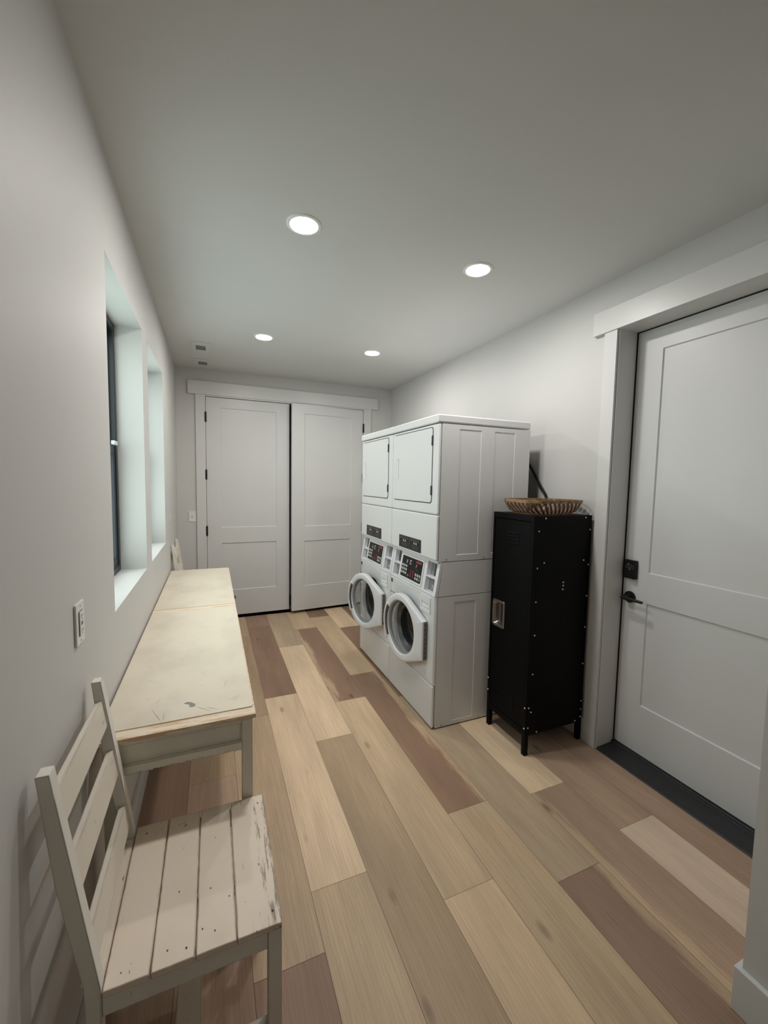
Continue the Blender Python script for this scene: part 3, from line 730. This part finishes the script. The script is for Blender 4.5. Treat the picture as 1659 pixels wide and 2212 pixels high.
    b.build('dryer_side_panel', M['appl'], t, smooth=15)
    for px, pz in ((0.075, 1.095), (0.355, 1.095), (0.072, 0.020), (0.358, 0.020)):
        b = MB(); b.cyl(lambda a, c, h: (px + a, 0.001 - h, pz + c), 0.0042, 0, 0.003, 12); b.build('screw', M['coin'], t)
    b = MB(); b.box(WD + 0.0005, WD + 0.007, 0.003, 0.42, 1.10, 1.755); b.build('rear_panel', M['black'], t, bevel=0.001, seg=1)
    b = MB(); b.box(-0.010, WD, -0.0015, WW - 0.0005, 1.9355, WH); b.build('dryer_top', M['appl'], t, bevel=0.009, seg=4)
    b = MB(); b.box(0.0, fx, 0.0012, WW - 0.0012, 1.3745, 1.932); b.build('dryer_front_panel', M['appl'], t, bevel=0.010, seg=4)
    b = MB(); b.box(0.0, fx, 0.0012, WW - 0.0012, 1.088, 1.3705); b.build('access_panel', M['appl'], t, bevel=0.010, seg=4)
    b = MB()
    for py in (0.10, 0.60): b.cyl(lambda a, c, h: (0.014 - h, py + a, 1.080 + c), 0.004, 0, 0.004, 12)
    b.box(0.0125, 0.05, 0.003, WW - 0.003, 1.0715, 1.0885); b.build('screw_rail', M['appl'], t, weld=False)
    b = MB(); b.rrect(F, 0.0695, 0.6520, 1.4410, 1.9175, 0.024, -0.0006, 0.004); b.build('dryer_door_dark_gap', M['slot'], t)  # dark plate stands in for the shaded gap around the dryer door
    b = MB(); b.rrect(F, 0.0755, 0.6470, 1.447, 1.912, 0.020, -0.0045, 0.002); dd = b.build('dryer_door', M['appl'], t, bevel=0.0018, seg=2)
    b = MB(); b.plate(F, (0.562, 0.600), (1.600, 1.745), [(0.5685, 0.5935, 1.6065, 1.7385, 0.0042, 0.002, 1)], -0.0085, -0.0043); b.build('door_pull', [M['plastic'], M['coin']], dd, bevel=0.0012, seg=2)
    for zz in ():
        pass
    for za, zb_ in ((1.494, 1.552), (1.802, 1.863)):
        b = MB(); b.box(-0.0095, 0.001, 0.0685, 0.0775, za, zb_); b.build('hinge', M['slot'], dd, bevel=0.001)
    # instruction plate
    b = MB(); b.box(-0.0012, 0.001, 0.197, 0.537, 1.1045, 1.192); lp = b.build('instruction_label', M['panel'], t)
    b = MB()
    def mk(u0, u1, v0, v1): b.box(-0.0017, -0.0011, u0, u1, v0, v1)
    for h0, h1 in ((0.372, 0.528), (0.206, 0.362)):
        for a, c in ((1.110, 1.1112), (1.1855, 1.1867), (1.146, 1.147), (1.166, 1.167)): mk(h0, h1, a, c)
        mk(h0, h0 + 0.002, 1.110, 1.1867); mk(h1 - 0.002, h1, 1.110, 1.1867)
        for i in range(4): mk(h1 - 0.028 - i * 0.034, h1 - 0.012 - i * 0.034, 1.1715, 1.180)
        mk(h0 + 0.02, h1 - 0.02, 1.127, 1.129); mk(h0 + 0.03, h1 - 0.03, 1.119, 1.121); mk(h0 + 0.02, h1 - 0.03, 1.136, 1.138)
    b.build('label_lines', M['grey'], lp)
    for c_ in (0.462, 0.432, 0.296, 0.266):
        b = MB(); b.box(-0.0019, -0.0011, c_ - 0.008, c_ + 0.008, 1.150, 1.163); b.build('label_icon', M['key'], lp)
    # --- swinging porthole door (origin on the hinge line)
    d = door_ring(t, theta, cz)
    return t

def door_ring(t, theta, cz):
    Ro, Ri, sc = 0.236, 0.186, 0.292
    hh = 0.128
    sq = (0.0, hh)
    # convex outline of circle + hinge edge
    def outer(a):
        c, s = math.cos(a), math.sin(a)            # direction from ring centre (s axis, z axis)
        best = Ro
        # ray against the hinge quad (tangent polygon)
        Px = -sc
        dist = math.hypot(sc, hh); base_ang = math.atan2(hh, -sc); ta = base_ang - math.acos(Ro / dist)
        T1 = (Ro * math.cos(ta), Ro * math.sin(ta)); K1 = (-sc, hh)
        poly = [T1, K1, (-sc, -hh), (T1[0], -T1[1])]
        for i in range(3):
            (x1, y1), (x2, y2) = poly[i], poly[i + 1]
            den = c * (y2 - y1) - s * (x2 - x1)
            if abs(den) < 1e-9: continue
            k = (x1 * (y2 - y1) - y1 * (x2 - x1)) / den
            q = (x1 * s - y1 * c) / (-den) if True else 0
            # parameter along the segment
            px, py = c * k, s * k
            L2 = (x2 - x1) ** 2 + (y2 - y1) ** 2
            u = ((px - x1) * (x2 - x1) + (py - y1) * (y2 - y1)) / L2
            if k > 0 and -1e-6 <= u <= 1 + 1e-6: best = max(best, k)
        return best
    dist = math.hypot(sc, hh); base_ang = math.atan2(hh, -sc); ta = base_ang - math.acos(Ro / dist)
    angs = sorted([2 * PI * k / 96 for k in range(96)] + [ta, 2 * PI - ta, base_ang, 2 * PI - base_ang, base_ang - .012, base_ang + .012, 2 * PI - base_ang - .012, 2 * PI - base_ang + .012])
    rings = []
    for a in angs:
        c, s = math.cos(a), math.sin(a); o = outer(a)
        prof = [(Ri - 0.008, 0.040), (Ri - 0.004, 0.022), (Ri, 0.008), (Ri + 0.004, 0.002), (Ri + 0.010, 0.0), (o - 0.012, 0.0), (o - 0.005, 0.0022), (o - 0.0012, 0.007), (o, 0.014), (o - 0.001, 0.036), (o - 0.005, 0.040)]
        rings.append([(h, sc + r * c, cz + r * s) for r, h in prof])
    n = len(rings); k = len(rings[0]); b = MB()
    b.add([p for r in rings for p in r], [(i * k + j, i * k + (j + 1) % k, ((i + 1) % n) * k + (j + 1) % k, ((i + 1) % n) * k + j) for i in range(n) for j in range(k)])
    d = b.build('washer_door', M['plastic'], t, weld=False, smooth=35)
    d.location = (-0.0425, 0.076, 0); d.rotation_euler = (0, 0, theta)
    P = lambda a, c, h: (h, sc + a, cz + c)
    b = MB(); b.lathe([(0.184, 0.018), (0.178, 0.020), (0.172, 0.026), (0.168, 0.040), (0.163, 0.060), (0.158, 0.078), (0.152, 0.088), (0.145, 0.093)], P, 72, mi=1)
    b.lathe([(0.145, 0.093), (0.120, 0.097), (0.06, 0.100), (0.001, 0.101)], P, 72)
    b.build('glass_bowl', [M['bowl'], M['bowlside']], d)
    b = MB(); b.lathe([(0.186, 0.012), (0.181, 0.014), (0.176, 0.022), (0.172, 0.034), (0.180, 0.036)], P, 72)
    b.build('glass_seal', M['vent'], d)
    # grip on the free side
    b = MB(); rs = []
    for i in range(25):
        a = math.radians(-33 + 66 * i / 24); c, s = math.cos(a), math.sin(a)
        rs.append([(h, sc + r * c, cz + s * r) for r, h in ((0.1885, -0.0012), (0.2105, -0.0012), (0.2105, 0.002), (0.1885, 0.002))])
    b.add([p for r in rs for p in r], [(i * 4 + j, i * 4 + (j + 1) % 4, (i + 1) * 4 + (j + 1) % 4, (i + 1) * 4 + j) for i in range(24) for j in range(4)] + [(0, 1, 2, 3), (99, 98, 97, 96)])
    b.build('grip_recess', M['slot'], d)
    b = MB(); rs = []
    for i in range(25):
        a = math.radians(-35 + 70 * i / 24); c, s = math.cos(a), math.sin(a)
        rs.append([(h, sc + r * c, cz + s * r) for r, h in ((0.2105, -0.009), (0.228, -0.007), (0.234, 0.004), (0.234, 0.012), (0.2105, 0.012))])
    b.add([p for r in rs for p in r], [(i * 5 + j, i * 5 + (j + 1) % 5, (i + 1) * 5 + (j + 1) % 5, (i + 1) * 5 + j) for i in range(24) for j in range(5)] + [(0, 1, 2, 3, 4), (124, 123, 122, 121, 120)])
    b.build('grip', M['plastic'], d)
    b = MB(); b.box(0.012, 0.034, -0.0028, 0.0005, cz - hh + 0.004, cz + hh - 0.004); hg = b.build('hinge', M['hinge'], d)
    b = MB()
    for i in range(8):
        z = cz - hh + 0.022 + i * (2 * hh - 0.044) / 7
        b.box(0.019, 0.027, -0.0034, -0.0026, z - 0.006, z + 0.006)
    b.build('hinge_slots', M['slot'], hg)
    return d
washer(2.1613, 'white stacked washer dryer with side panel facing, next to the black locker', math.radians(4.5))
washer(2.1613 + 0.6865, 'white stacked washer dryer at the far end, nearest the double doors', math.radians(11.5))

# ---- cable behind the near stack
b = MB(); pts = []
ctrl = [(2.035, 2.36, 1.80), (2.070, 2.30, 1.735), (2.085, 2.235, 1.640), (2.090, 2.175, 1.555), (2.090, 2.121, 1.480), (2.0905, 2.118, 1.38), (2.0905, 2.122, 1.10), (2.080, 2.128, 0.8), (2.078, 2.132, 0.5)]
for i in range(len(ctrl) - 1):
    p0 = Vector(ctrl[max(i - 1, 0)]); p1 = Vector(ctrl[i]); p2 = Vector(ctrl[i + 1]); p3 = Vector(ctrl[min(i + 2, len(ctrl) - 1)])
    for s in range(6):
        u = s / 6; pts.append(0.5 * ((2 * p1) + (-p0 + p2) * u + (2 * p0 - 5 * p1 + 4 * p2 - p3) * u * u + (-p0 + 3 * p1 - 3 * p2 + p3) * u ** 3))
pts.append(Vector(ctrl[-1]))
b.tube(pts, 0.0085, 12)
tag(b.build('power_cord', M['rubber']), 'thick black power cord coming out behind the washer dryer stack', 'cord')

# ================================================================== LOCKER
LX, LY, LDX, LDY, LH = 1.6456, 1.7510, 0.4435, 0.3535, 1.397
t = thing('metal_locker', 'tall black metal locker on legs with bright rivets beside the entry door', 'locker', (LX, LY, 0))
b = MB(); b.box(0.032, LDX, 0.0, LDY, 0.115, LH - 0.002)
b.build('body', M['locker'], t, bevel=0.003, seg=2)
b = MB(); b.plate(lambda u, v, w: (w, u, v), (0.0, LDY), (0.115, LH), [(0.022, LDY - 0.014, 0.150, LH - 0.034, 'hole')], -0.001, 0.0325)
b.build('front_frame', M['locker'], t, bevel=0.0015, seg=1)
b = MB(); b.plate(lambda u, v, w: (w, u, v), (0.0255, LDY - 0.0175), (0.154, LH - 0.038), [(0.228, 0.318, 0.690, 0.834, 'hole')], 0.0025, 0.012)
ld = b.build('door', M['locker'], t, bevel=0.0015, seg=1)
b = MB()
for zz in (0.222, 0.242, 0.262, 0.282, 1.225, 1.245, 1.265, 1.285):
    b.prism([(0.0026, zz - 0.006), (-0.003, zz - 0.004), (0.0026, zz + 0.005)], 0.115, 0.225, lambda p, q, s: (p, s, q))
b.build('louvres', M['locker'], ld)
F = lambda u, v, w: (w, u, v)
b = MB()
# recessed cup handle: rounded rim ring + pan
def rr(u0, u1, v0, v1, rad, n=7):
    pts = []
    for cx, cy_, a0 in ((u1 - rad, v1 - rad, 0), (u0 + rad, v1 - rad, PI / 2), (u0 + rad, v0 + rad, PI), (u1 - rad, v0 + rad, 1.5 * PI)):
        for k in range(n + 1):
            a = a0 + k * PI / 2 / n; pts.append((cx + rad * math.cos(a), cy_ + rad * math.sin(a)))
    return pts
HY0, HY1, HZ0, HZ1 = 0.216, 0.330, 0.676, 0.848
loops = [(0, 0.016, 0.0030), (0, 0.016, -0.0015), (0.002, 0.016, -0.0040), (0.013, 0.012, -0.0040), (0.0150, 0.010, -0.002), (0.0185, 0.012, 0.006), (0.024, 0.012, 0.022)]
L = []
for ins, rad, w in loops: L.append([F(u, v, w) for u, v in rr(HY0 + ins, HY1 - ins, HZ0 + ins, HZ1 - ins, rad)])
n = len(L[0]); b.add([p for l in L for p in l], [(i * n + k, i * n + (k + 1) % n, (i + 1) * n + (k + 1) % n, (i + 1) * n + k) for i in range(len(L) - 1) for k in range(n)] + [tuple((len(L) - 1) * n + k for k in range(n))])
hd = b.build('handle_plate', M['nickel'], ld)
b = MB(); b.box(0.010, 0.021, HY0 + 0.050, HY0 + 0.057, HZ0 + 0.028, HZ1 - 0.026); b.tube([F(HY0 + 0.0535, HZ0 + 0.034, 0.008), F(HY0 + 0.0535, HZ0 + 0.030, 0.012)], 0.005, 10)
b.build('latch', M['nickel'], hd, weld=False)
for (lx, ly) in ((0.0, 0.0), (0.0, LDY - 0.026), (LDX - 0.026, 0.0), (LDX - 0.026, LDY - 0.026)):
    b = MB(); b.box(lx - 0.0015, lx + 0.0265, ly - 0.0015, ly + 0.0265, 0.0, 0.30); b.build('leg', M['locker'], t, bevel=0.002, seg=1)
riv = [(1.7283, 1.3820), (2.0352, 1.3820), (1.6823, 1.3102), (2.0755, 1.3092), (1.7303, 1.1291), (2.0354, 1.1273), (2.0755, 1.0992), (1.6812, 1.1004), (1.8819, 1.005), (1.8832, 0.9857), (1.881, 0.9639),
       (1.6825, 0.9064), (2.0755, 0.9066), (1.6836, 0.7126), (2.0750, 0.7148), (1.6831, 0.4837), (2.0755, 0.4854), (2.0760, 0.2498), (2.0760, 0.1964), (2.0760, 0.1489), (2.0348, 0.1298), (1.6637, 0.286), (1.6824, 0.2571), (1.6637, 0.1665), (1.7312, 0.1285)]
for x, z in riv:
    yy = -0.0015 if (z < 0.30 and (x < 1.674 or x > 2.06)) else 0.0
    b = MB(); b.lathe([(0.0001, -0.0034), (0.0032, -0.0027), (0.0048, 0.0002)], lambda a, c, h: (x - LX + a, yy + h, z + c), 12)
    b.build('rivet', M['rivet'], t)
for y_, z in ((0.008, 0.163), (0.0085, 0.285), (LDY - 0.006, 0.30 + 0.012), (LDY - 0.007, 0.235)):
    b = MB(); b.lathe([(0.0001, -0.0034), (0.0032, -0.0027), (0.0048, 0.0002)], lambda a, c, h: (-0.0015 + h, y_ + a, z + c), 12)
    b.build('rivet', M['rivet'], t)

# ---- bamboo basket on the locker
bx, by, bz = 1.868, 1.928, LH
t = thing('bamboo_basket', 'shallow brown bamboo slat basket on top of the black locker', 'basket', (bx, by, bz))
AX, AY = 0.211, 0.166
def sup_raw(a, sx, sy, e=0.50):
    c, s_ = math.cos(a), math.sin(a)
    return sx * math.copysign(abs(c) ** e, c), sy * math.copysign(abs(s_) ** e, s_)
_arc = [sup_raw(2 * PI * k / 2000, AX, AY) for k in range(2001)]
_len = [0.0]
for k in range(2000): _len.append(_len[-1] + math.hypot(_arc[k + 1][0] - _arc[k][0], _arc[k + 1][1] - _arc[k][1]))
def sup(a, sx, sy):
    """point at an even share of the rim's length"""
    t_ = (a / (2 * PI)) % 1.0 * _len[-1]
    lo, hi = 0, 2000
    while hi - lo > 1:
        mid = (lo + hi) // 2
        if _len[mid] <= t_: lo = mid
        else: hi = mid
    f_ = (t_ - _len[lo]) / max(1e-9, _len[hi] - _len[lo])
    return _arc[lo][0] + (_arc[hi][0] - _arc[lo][0]) * f_, _arc[lo][1] + (_arc[hi][1] - _arc[lo][1]) * f_
prof_h = 0.086
b = MB(); n = 96; rings = []
for k in range(n):
    a = 2 * PI * k / n
    r = []
    for sc_, h in ((0.985, prof_h - 0.020), (1.0, prof_h - 0.019), (1.010, prof_h - 0.002), (1.004, prof_h), (0.985, prof_h - 0.001), (0.975, prof_h - 0.018)):
        x, y = sup(a, AX, AY); r.append((x * sc_, y * sc_, h))
    rings.append(r)
k6 = 6
b.add([p for r in rings for p in r], [(i * k6 + j, i * k6 + (j + 1) % k6, ((i + 1) % n) * k6 + (j + 1) % k6, ((i + 1) % n) * k6 + j) for i in range(n) for j in range(k6)])
b.build('rim', M['bamboo'], t, weld=False)
b = MB(); ns = 38
for i in range(ns):
    a = 2 * PI * (i + 0.5) / ns; da = 0.052
    prev = None; prof = [(0.985, prof_h - 0.008, 0.0), (0.955, 0.055, 0.08), (0.90, 0.032, 0.17), (0.83, 0.014, 0.26), (0.74, 0.005, 0.32), (0.55, 0.0035, 0.36), (0.30, 0.003, 0.4)]
    vs = []
    for sc_, h, tw in prof:
        for sgn in (-1, 1):
            x, y = sup(a + tw * 0.6 + sgn * da * (0.8 + 0.3 * (1 - sc_)), AX, AY)
            for off in (0.0, 0.0025): vs.append((x * sc_ * (1 - off * 4), y * sc_ * (1 - off * 4), h + off * 0.6))
    fs = []
    for j in range(len(prof) - 1):
        o = j * 4; q = o + 4
        fs += [(o, o + 2, q + 2, q), (o + 1, q + 1, q + 3, o + 3), (o, q, q + 1, o + 1), (o + 2, o + 3, q + 3, q + 2)]
    fs += [(0, 1, 3, 2), (len(vs) - 4, len(vs) - 2, len(vs) - 1, len(vs) - 3)]
    b.add(vs, fs)
b.build('slats', M['bamboo_dark'], t, weld=False)
b = MB(); rings = []
for k in range(64):
    a = 2 * PI * k / 64; x, y = sup(a, AX, AY); rings.append([(x * s_, y * s_, h) for s_, h in ((0.80, 0.0), (0.80, 0.0035), (0.70, 0.0035), (0.70, 0.0))])
b.add([p for r in rings for p in r], [(i * 4 + j, i * 4 + (j + 1) % 4, ((i + 1) % 64) * 4 + (j + 1) % 4, ((i + 1) % 64) * 4 + j) for i in range(64) for j in range(4)])
for yy in (-0.07, -0.035, 0.0, 0.035, 0.07): b.box(-AX * 0.74, AX * 0.74, yy - 0.010, yy + 0.010, 0.0005, 0.003)
b.build('base_ring', M['bamboo_dark'], t, weld=False)

# ================================================================== TABLES
def table(y0, y1, label, knob):
    x0, x1, zt = -0.3385, 0.1290, 0.775
    cx, cy = (x0 + x1) / 2, (y0 + y1) / 2
    t = thing('painted_table', label, 'table', (cx, cy, 0), group='cream painted tables along the window wall')
    X0_, X1_, Y0_, Y1_ = x0 - cx, x1 - cx, y0 - cy, y1 - cy
    b = MB(); b.box(X0_, X1_, Y0_, Y1_, zt - 0.018, zt - 0.0030); b.build('table_edge', M['tableedge'], t, bevel=0.003, seg=2)
    b = MB(); b.rrect(lambda u, v, w: (u, v, w), X0_ + 0.004, X1_ - 0.0055, Y0_ + 0.049, Y1_ - 0.003, 0.012, zt - 0.0032, zt); b.build('tabletop', M['tabletop'], t, bevel=0.0012, seg=2)
    lg = 0.0345; ov = 0.012
    xs = (X0_ + 0.022, X1_ - ov - lg); ys = (Y0_ + 0.002, Y1_ - 0.002 - lg)
    for lx in xs:
        for ly in ys:
            b = MB(); b.box(lx, lx + lg, ly, ly + lg, 0.0, zt - 0.018); b.build('leg', M['tableframe'], t, bevel=0.002, seg=2)
    za, zb_ = 0.680, zt - 0.018
    b = MB()
    for (yy, sgn) in ((ys[0] + 0.006, 1), (ys[1] + lg - 0.006, -1)):
        f = (lambda u, v, w: (u, w, v))
        b.plate(f, (xs[0] + lg, xs[1]), (za, zb_), [(xs[0] + lg + 0.004, xs[1] - 0.004, za + 0.001, zb_ - 0.013, 0.004, 0.001)], yy, yy + sgn * 0.016)
    for (xx, sgn) in ((xs[1] + lg - 0.006, -1), (xs[0] + 0.006, 1)):
        b.plate(lambda u, v, w: (w, u, v), (ys[0] + lg, ys[1]), (za, zb_), [], xx, xx + sgn * 0.016)
    b.build('apron', M['tableframe'], t, weld=False)
    b = MB()                                            # ragged lower moulding
    rnd = random.Random(5); n = 40
    for i in range(n):
        u0 = xs[0] + lg + (xs[1] - xs[0] - lg) * i / n; u1 = xs[0] + lg + (xs[1] - xs[0] - lg) * (i + 1) / n
        q = za - 0.022 - rnd.random() * 0.004
        b.box(u0, u1 + 0.0004, ys[0] - 0.002, ys[0] + 0.024, q, za + 0.002); b.box(u0, u1 + 0.0004, ys[1] + lg - 0.024, ys[1] + lg, q, za + 0.002)
    b.box(xs[1] + lg - 0.024, xs[1] + lg - 0.002, ys[0] + lg, ys[1], za - 0.022, za + 0.002)
    b.build('apron_lip', M['tablelip'], t, weld=False)
    if knob:
        ky = 3.03 - cy
        b = MB(); b.lathe([(0.0015, 0.030), (0.010, 0.028), (0.013, 0.020), (0.008, 0.010), (0.007, 0.0)], lambda a, c, h: (X1_ - ov - 0.002 + h, ky + a, 0.735 + c), 20)
        b.build('knob', M['dot'], t)
    else:
        pts = [(-0.1024, 1.5488), (-0.0905, 1.5560), (-0.0766, 1.5472), (-0.0705, 1.5380), (-0.0650, 1.5330), (-0.0640, 1.5200), (-0.0700, 1.5140), (-0.0835, 1.5170), (-0.0845, 1.5230), (-0.0800, 1.5265), (-0.0880, 1.5380), (-0.0980, 1.5440)]
        b = MB(); b.prism([(p - cx, q - cy) for p, q in pts], zt - 0.0005, zt + 0.0004, lambda p, q, s: (p, q, s)); b.build('paint_chip', M['chip'], t)
        b = MB()
        def scr(p, q, w=0.0009):
            p = Vector((p[0] - cx, p[1] - cy, zt + 0.0003)); q = Vector((q[0] - cx, q[1] - cy, zt + 0.0003)); d_ = (q - p).normalized(); e = Vector((-d_.y, d_.x, 0)) * w
            b.add([p, p + (q - p) * .4 - e, q, p + (q - p) * .4 + e], [(0, 1, 2, 3)])
        scr((-0.066, 1.516), (-0.006, 1.4572)); scr((-0.032, 1.4995), (0.016, 1.4625)); scr((-0.1620, 1.4505), (-0.2050, 1.5550)); scr((-0.1585, 1.4505), (-0.1600, 1.5200))
        scr((-0.195, 1.575), (-0.178, 1.615)); scr((0.028, 1.62), (0.045, 1.68)); scr((0.06, 1.50), (0.088, 1.55)); scr((0.045, 1.51), (0.075, 1.545)); scr((-0.05, 1.76), (-0.03, 1.80))
        for i in range(26):
            px, py = random.uniform(-0.30, 0.10), random.uniform(1.5, 2.62); a = random.uniform(-0.5, 0.5); l_ = random.uniform(0.01, 0.035)
            scr((px, py), (px + l_ * math.cos(a), py + l_ * math.sin(a)), 0.0007)
        b.build('scratches', M['chip'], t, weld=False, smooth=0)
    return t
table(1.3990, 2.6900, 'long cream painted table nearest the chair, with a grey paint chip on top', False)
table(2.6935, 3.9000, 'shorter cream painted table at the far end, under the second window', True)

# ================================================================== CHAIRS
def chair():
    """local origin under the back-near corner; +x is forward, +y toward the far side"""
    t = thing('wooden_chair', 'worn white painted wooden chair with slat back in the foreground', 'chair', (-0.2330, 0.9540, 0), group='worn white slat chairs')
    SW, SD, SH = 0.4340, 0.3830, 0.480
    seams = [0.0035, 0.0935, 0.1850, 0.2750, SD]
    for i in range(4):
        b = MB(); rnd = random.Random(20 + i)
        x0, x1 = seams[i] + 0.0012, seams[i + 1] - 0.0012
        ov = 0.006
        n = 24; top = []; 
        ys_ = [-ov + (SW + 2 * ov) * k / n for k in range(n + 1)]
        e0 = [x0 + (rnd.random() * 0.0012 if rnd.random() < .5 else 0) for _ in ys_]; e1 = [x1 - (rnd.random() * (0.004 if i == 3 else 0.0012) if rnd.random() < .5 else 0) for _ in ys_]
        outl = [(a, y) for a, y in zip(e0, ys_)] + [(a, y) for a, y in zip(e1[::-1], ys_[::-1])]
        b.prism(outl, SH - 0.016, SH, lambda p, q, s: (p, q, s))
        pl = b.build('seat_plank', M['seat'], t, bevel=0.0014, seg=1)
        nails = {0: [(0.03, 0.02)], 1: [(0.03, 0.03), (0.07, 0.02), (0.045, 0.17)], 2: [(0.04, 0.035), (0.03, 0.15), (0.012, 0.05), (0.075, 0.11)], 3: [(0.085, 0.03)]}[i]
        for (nx, ny) in nails + [(nails[0][0], SW - 0.03)]:
            b = MB(); b.disc(lambda a, c, h: (x0 + nx + a, ny + c * 1.3, h), 0.0014 + 0.0014 * rnd.random(), SH + 0.0003, 10); b.build('nail', M['dot'], pl, smooth=0, weld=False)
    b = MB(); b.box(-0.044, 0.0022, 0.0325, SW - 0.0325, SH - 0.016, SH - 0.0005); b.build('seat_plank', M['seat'], t, bevel=0.0014, seg=1)
    # back posts (side profile), legs run to the floor
    prof = [(-0.0700, 0.982), (-0.0940, 0.982), (-0.0690, 0.74), (-0.0470, 0.60), (-0.0290, 0.50), (-0.0270, 0.40), (-0.0330, 0.0), (-0.0030, 0.0), (0.0015, 0.40), (0.0020, 0.485)]
    for yy in (-0.001, SW - 0.032):
        b = MB(); b.prism(prof, yy, yy + 0.033, lambda p, q, s: (p, s, q)); b.build('back_post', M['chair'], t, bevel=0.0025, seg=2)
    def fx_(z): return 0.002 + (-0.0720 - 0.002) * (z - 0.485) / (0.982 - 0.485)
    for z0, z1 in ((0.846, 0.925), (0.690, 0.771), (0.520, 0.592)):
        b = MB(); b.prism([(fx_(z0) - 0.005, z0), (fx_(z1) - 0.005, z1), (fx_(z1) - 0.022, z1 - 0.003), (fx_(z0) - 0.022, z0 - 0.003)], 0.031, SW - 0.031, lambda p, q, s: (p, s, q))
        b.build('back_slat', M['slat'], t, bevel=0.0015, seg=1)
    for yy in (0.001, SW - 0.0335):
        b = MB(); b.prism([(SD - 0.036, 0.0), (SD - 0.003, 0.0), (SD - 0.003, SH - 0.016), (SD - 0.036, SH - 0.016)], yy, yy + 0.0325, lambda p, q, s: (p, s, q)); b.build('front_leg', M['chair'], t, bevel=0.002, seg=2)
    b = MB(); b.box(0.002, SD - 0.036, 0.003, 0.020, SH - 0.068, SH - 0.016); b.box(0.002, SD - 0.036, SW - 0.020, SW - 0.003, SH - 0.068, SH - 0.016)
    b.box(SD - 0.022, SD - 0.005, 0.0335, SW - 0.0335, SH - 0.068, SH - 0.016); b.box(-0.02, -0.002, 0.033, SW - 0.033, SH - 0.068, SH - 0.016)
    b.build('apron', M['chair'], t, bevel=0.0015, seg=1, weld=False)
    for yy in (0.006, SW - 0.026):
        b = MB(); b.box(-0.006, SD - 0.035, yy, yy + 0.020, 0.170, 0.205); b.build('side_stretcher', M['chair'], t, bevel=0.002, seg=1)
    b = MB(); b.box(0.130, 0.192, 0.026, SW - 0.026, 0.176, 0.196); b.build('cross_stretcher', M['slat'], t, bevel=0.002, seg=1)
    return t
c0 = chair()
dup(c0, (-0.2470, 3.985, 0), 0, 'worn white wooden chair behind the far table, only its back showing')

# ================================================================== LIGHT, WORLD, CAMERA
w = bpy.data.worlds.new('sky'); scene.world = w; w.use_nodes = True
nt = w.node_tree; nt.nodes.clear()
out = N(nt, 'ShaderNodeOutputWorld'); bg = N(nt, 'ShaderNodeBackground')
bg.inputs[0].default_value = (0.86, 1.0, 0.985, 1); bg.inputs[1].default_value = 2.3
nt.links.new(bg.outputs[0], out.inputs[0])

cam = bpy.data.cameras.new('camera'); co = bpy.data.objects.new('camera', cam); COL.objects.link(co)
yaw, pitch, roll = 0.3990, -0.0727, 0.0181
import json
cyw, syw, cp, sp_, cr, sr = math.cos(yaw), math.sin(yaw), math.cos(pitch), math.sin(pitch), math.cos(roll), math.sin(roll)
fwd = Vector((syw * cp, cyw * cp, sp_)); right = Vector((cyw, -syw, 0)); up = right.cross(fwd)
r2 = right * cr + up * sr; u2 = right * (-sr) + up * cr
mat = Matrix((r2, u2, -fwd)).transposed().to_4x4(); mat.translation = Vector((0, 0, CAM_H))
co.matrix_world = mat
cam.sensor_fit = 'HORIZONTAL'; cam.sensor_width = 36.0; cam.lens = 36.0 * F_PX / 1659.0
cam.clip_start = 0.02; cam.clip_end = 100
scene.camera = co

vs = scene.view_settings
vs.view_transform = 'Standard'; vs.look = 'None'; vs.gamma = 1.0; vs.use_curve_mapping = False
vs.exposure = 0.55
scene.cycles.max_bounces = 10; scene.cycles.diffuse_bounces = 6; scene.cycles.transparent_max_bounces = 12
scene.cycles.sample_clamp_indirect = 6.0
scene.cycles.use_denoising = True
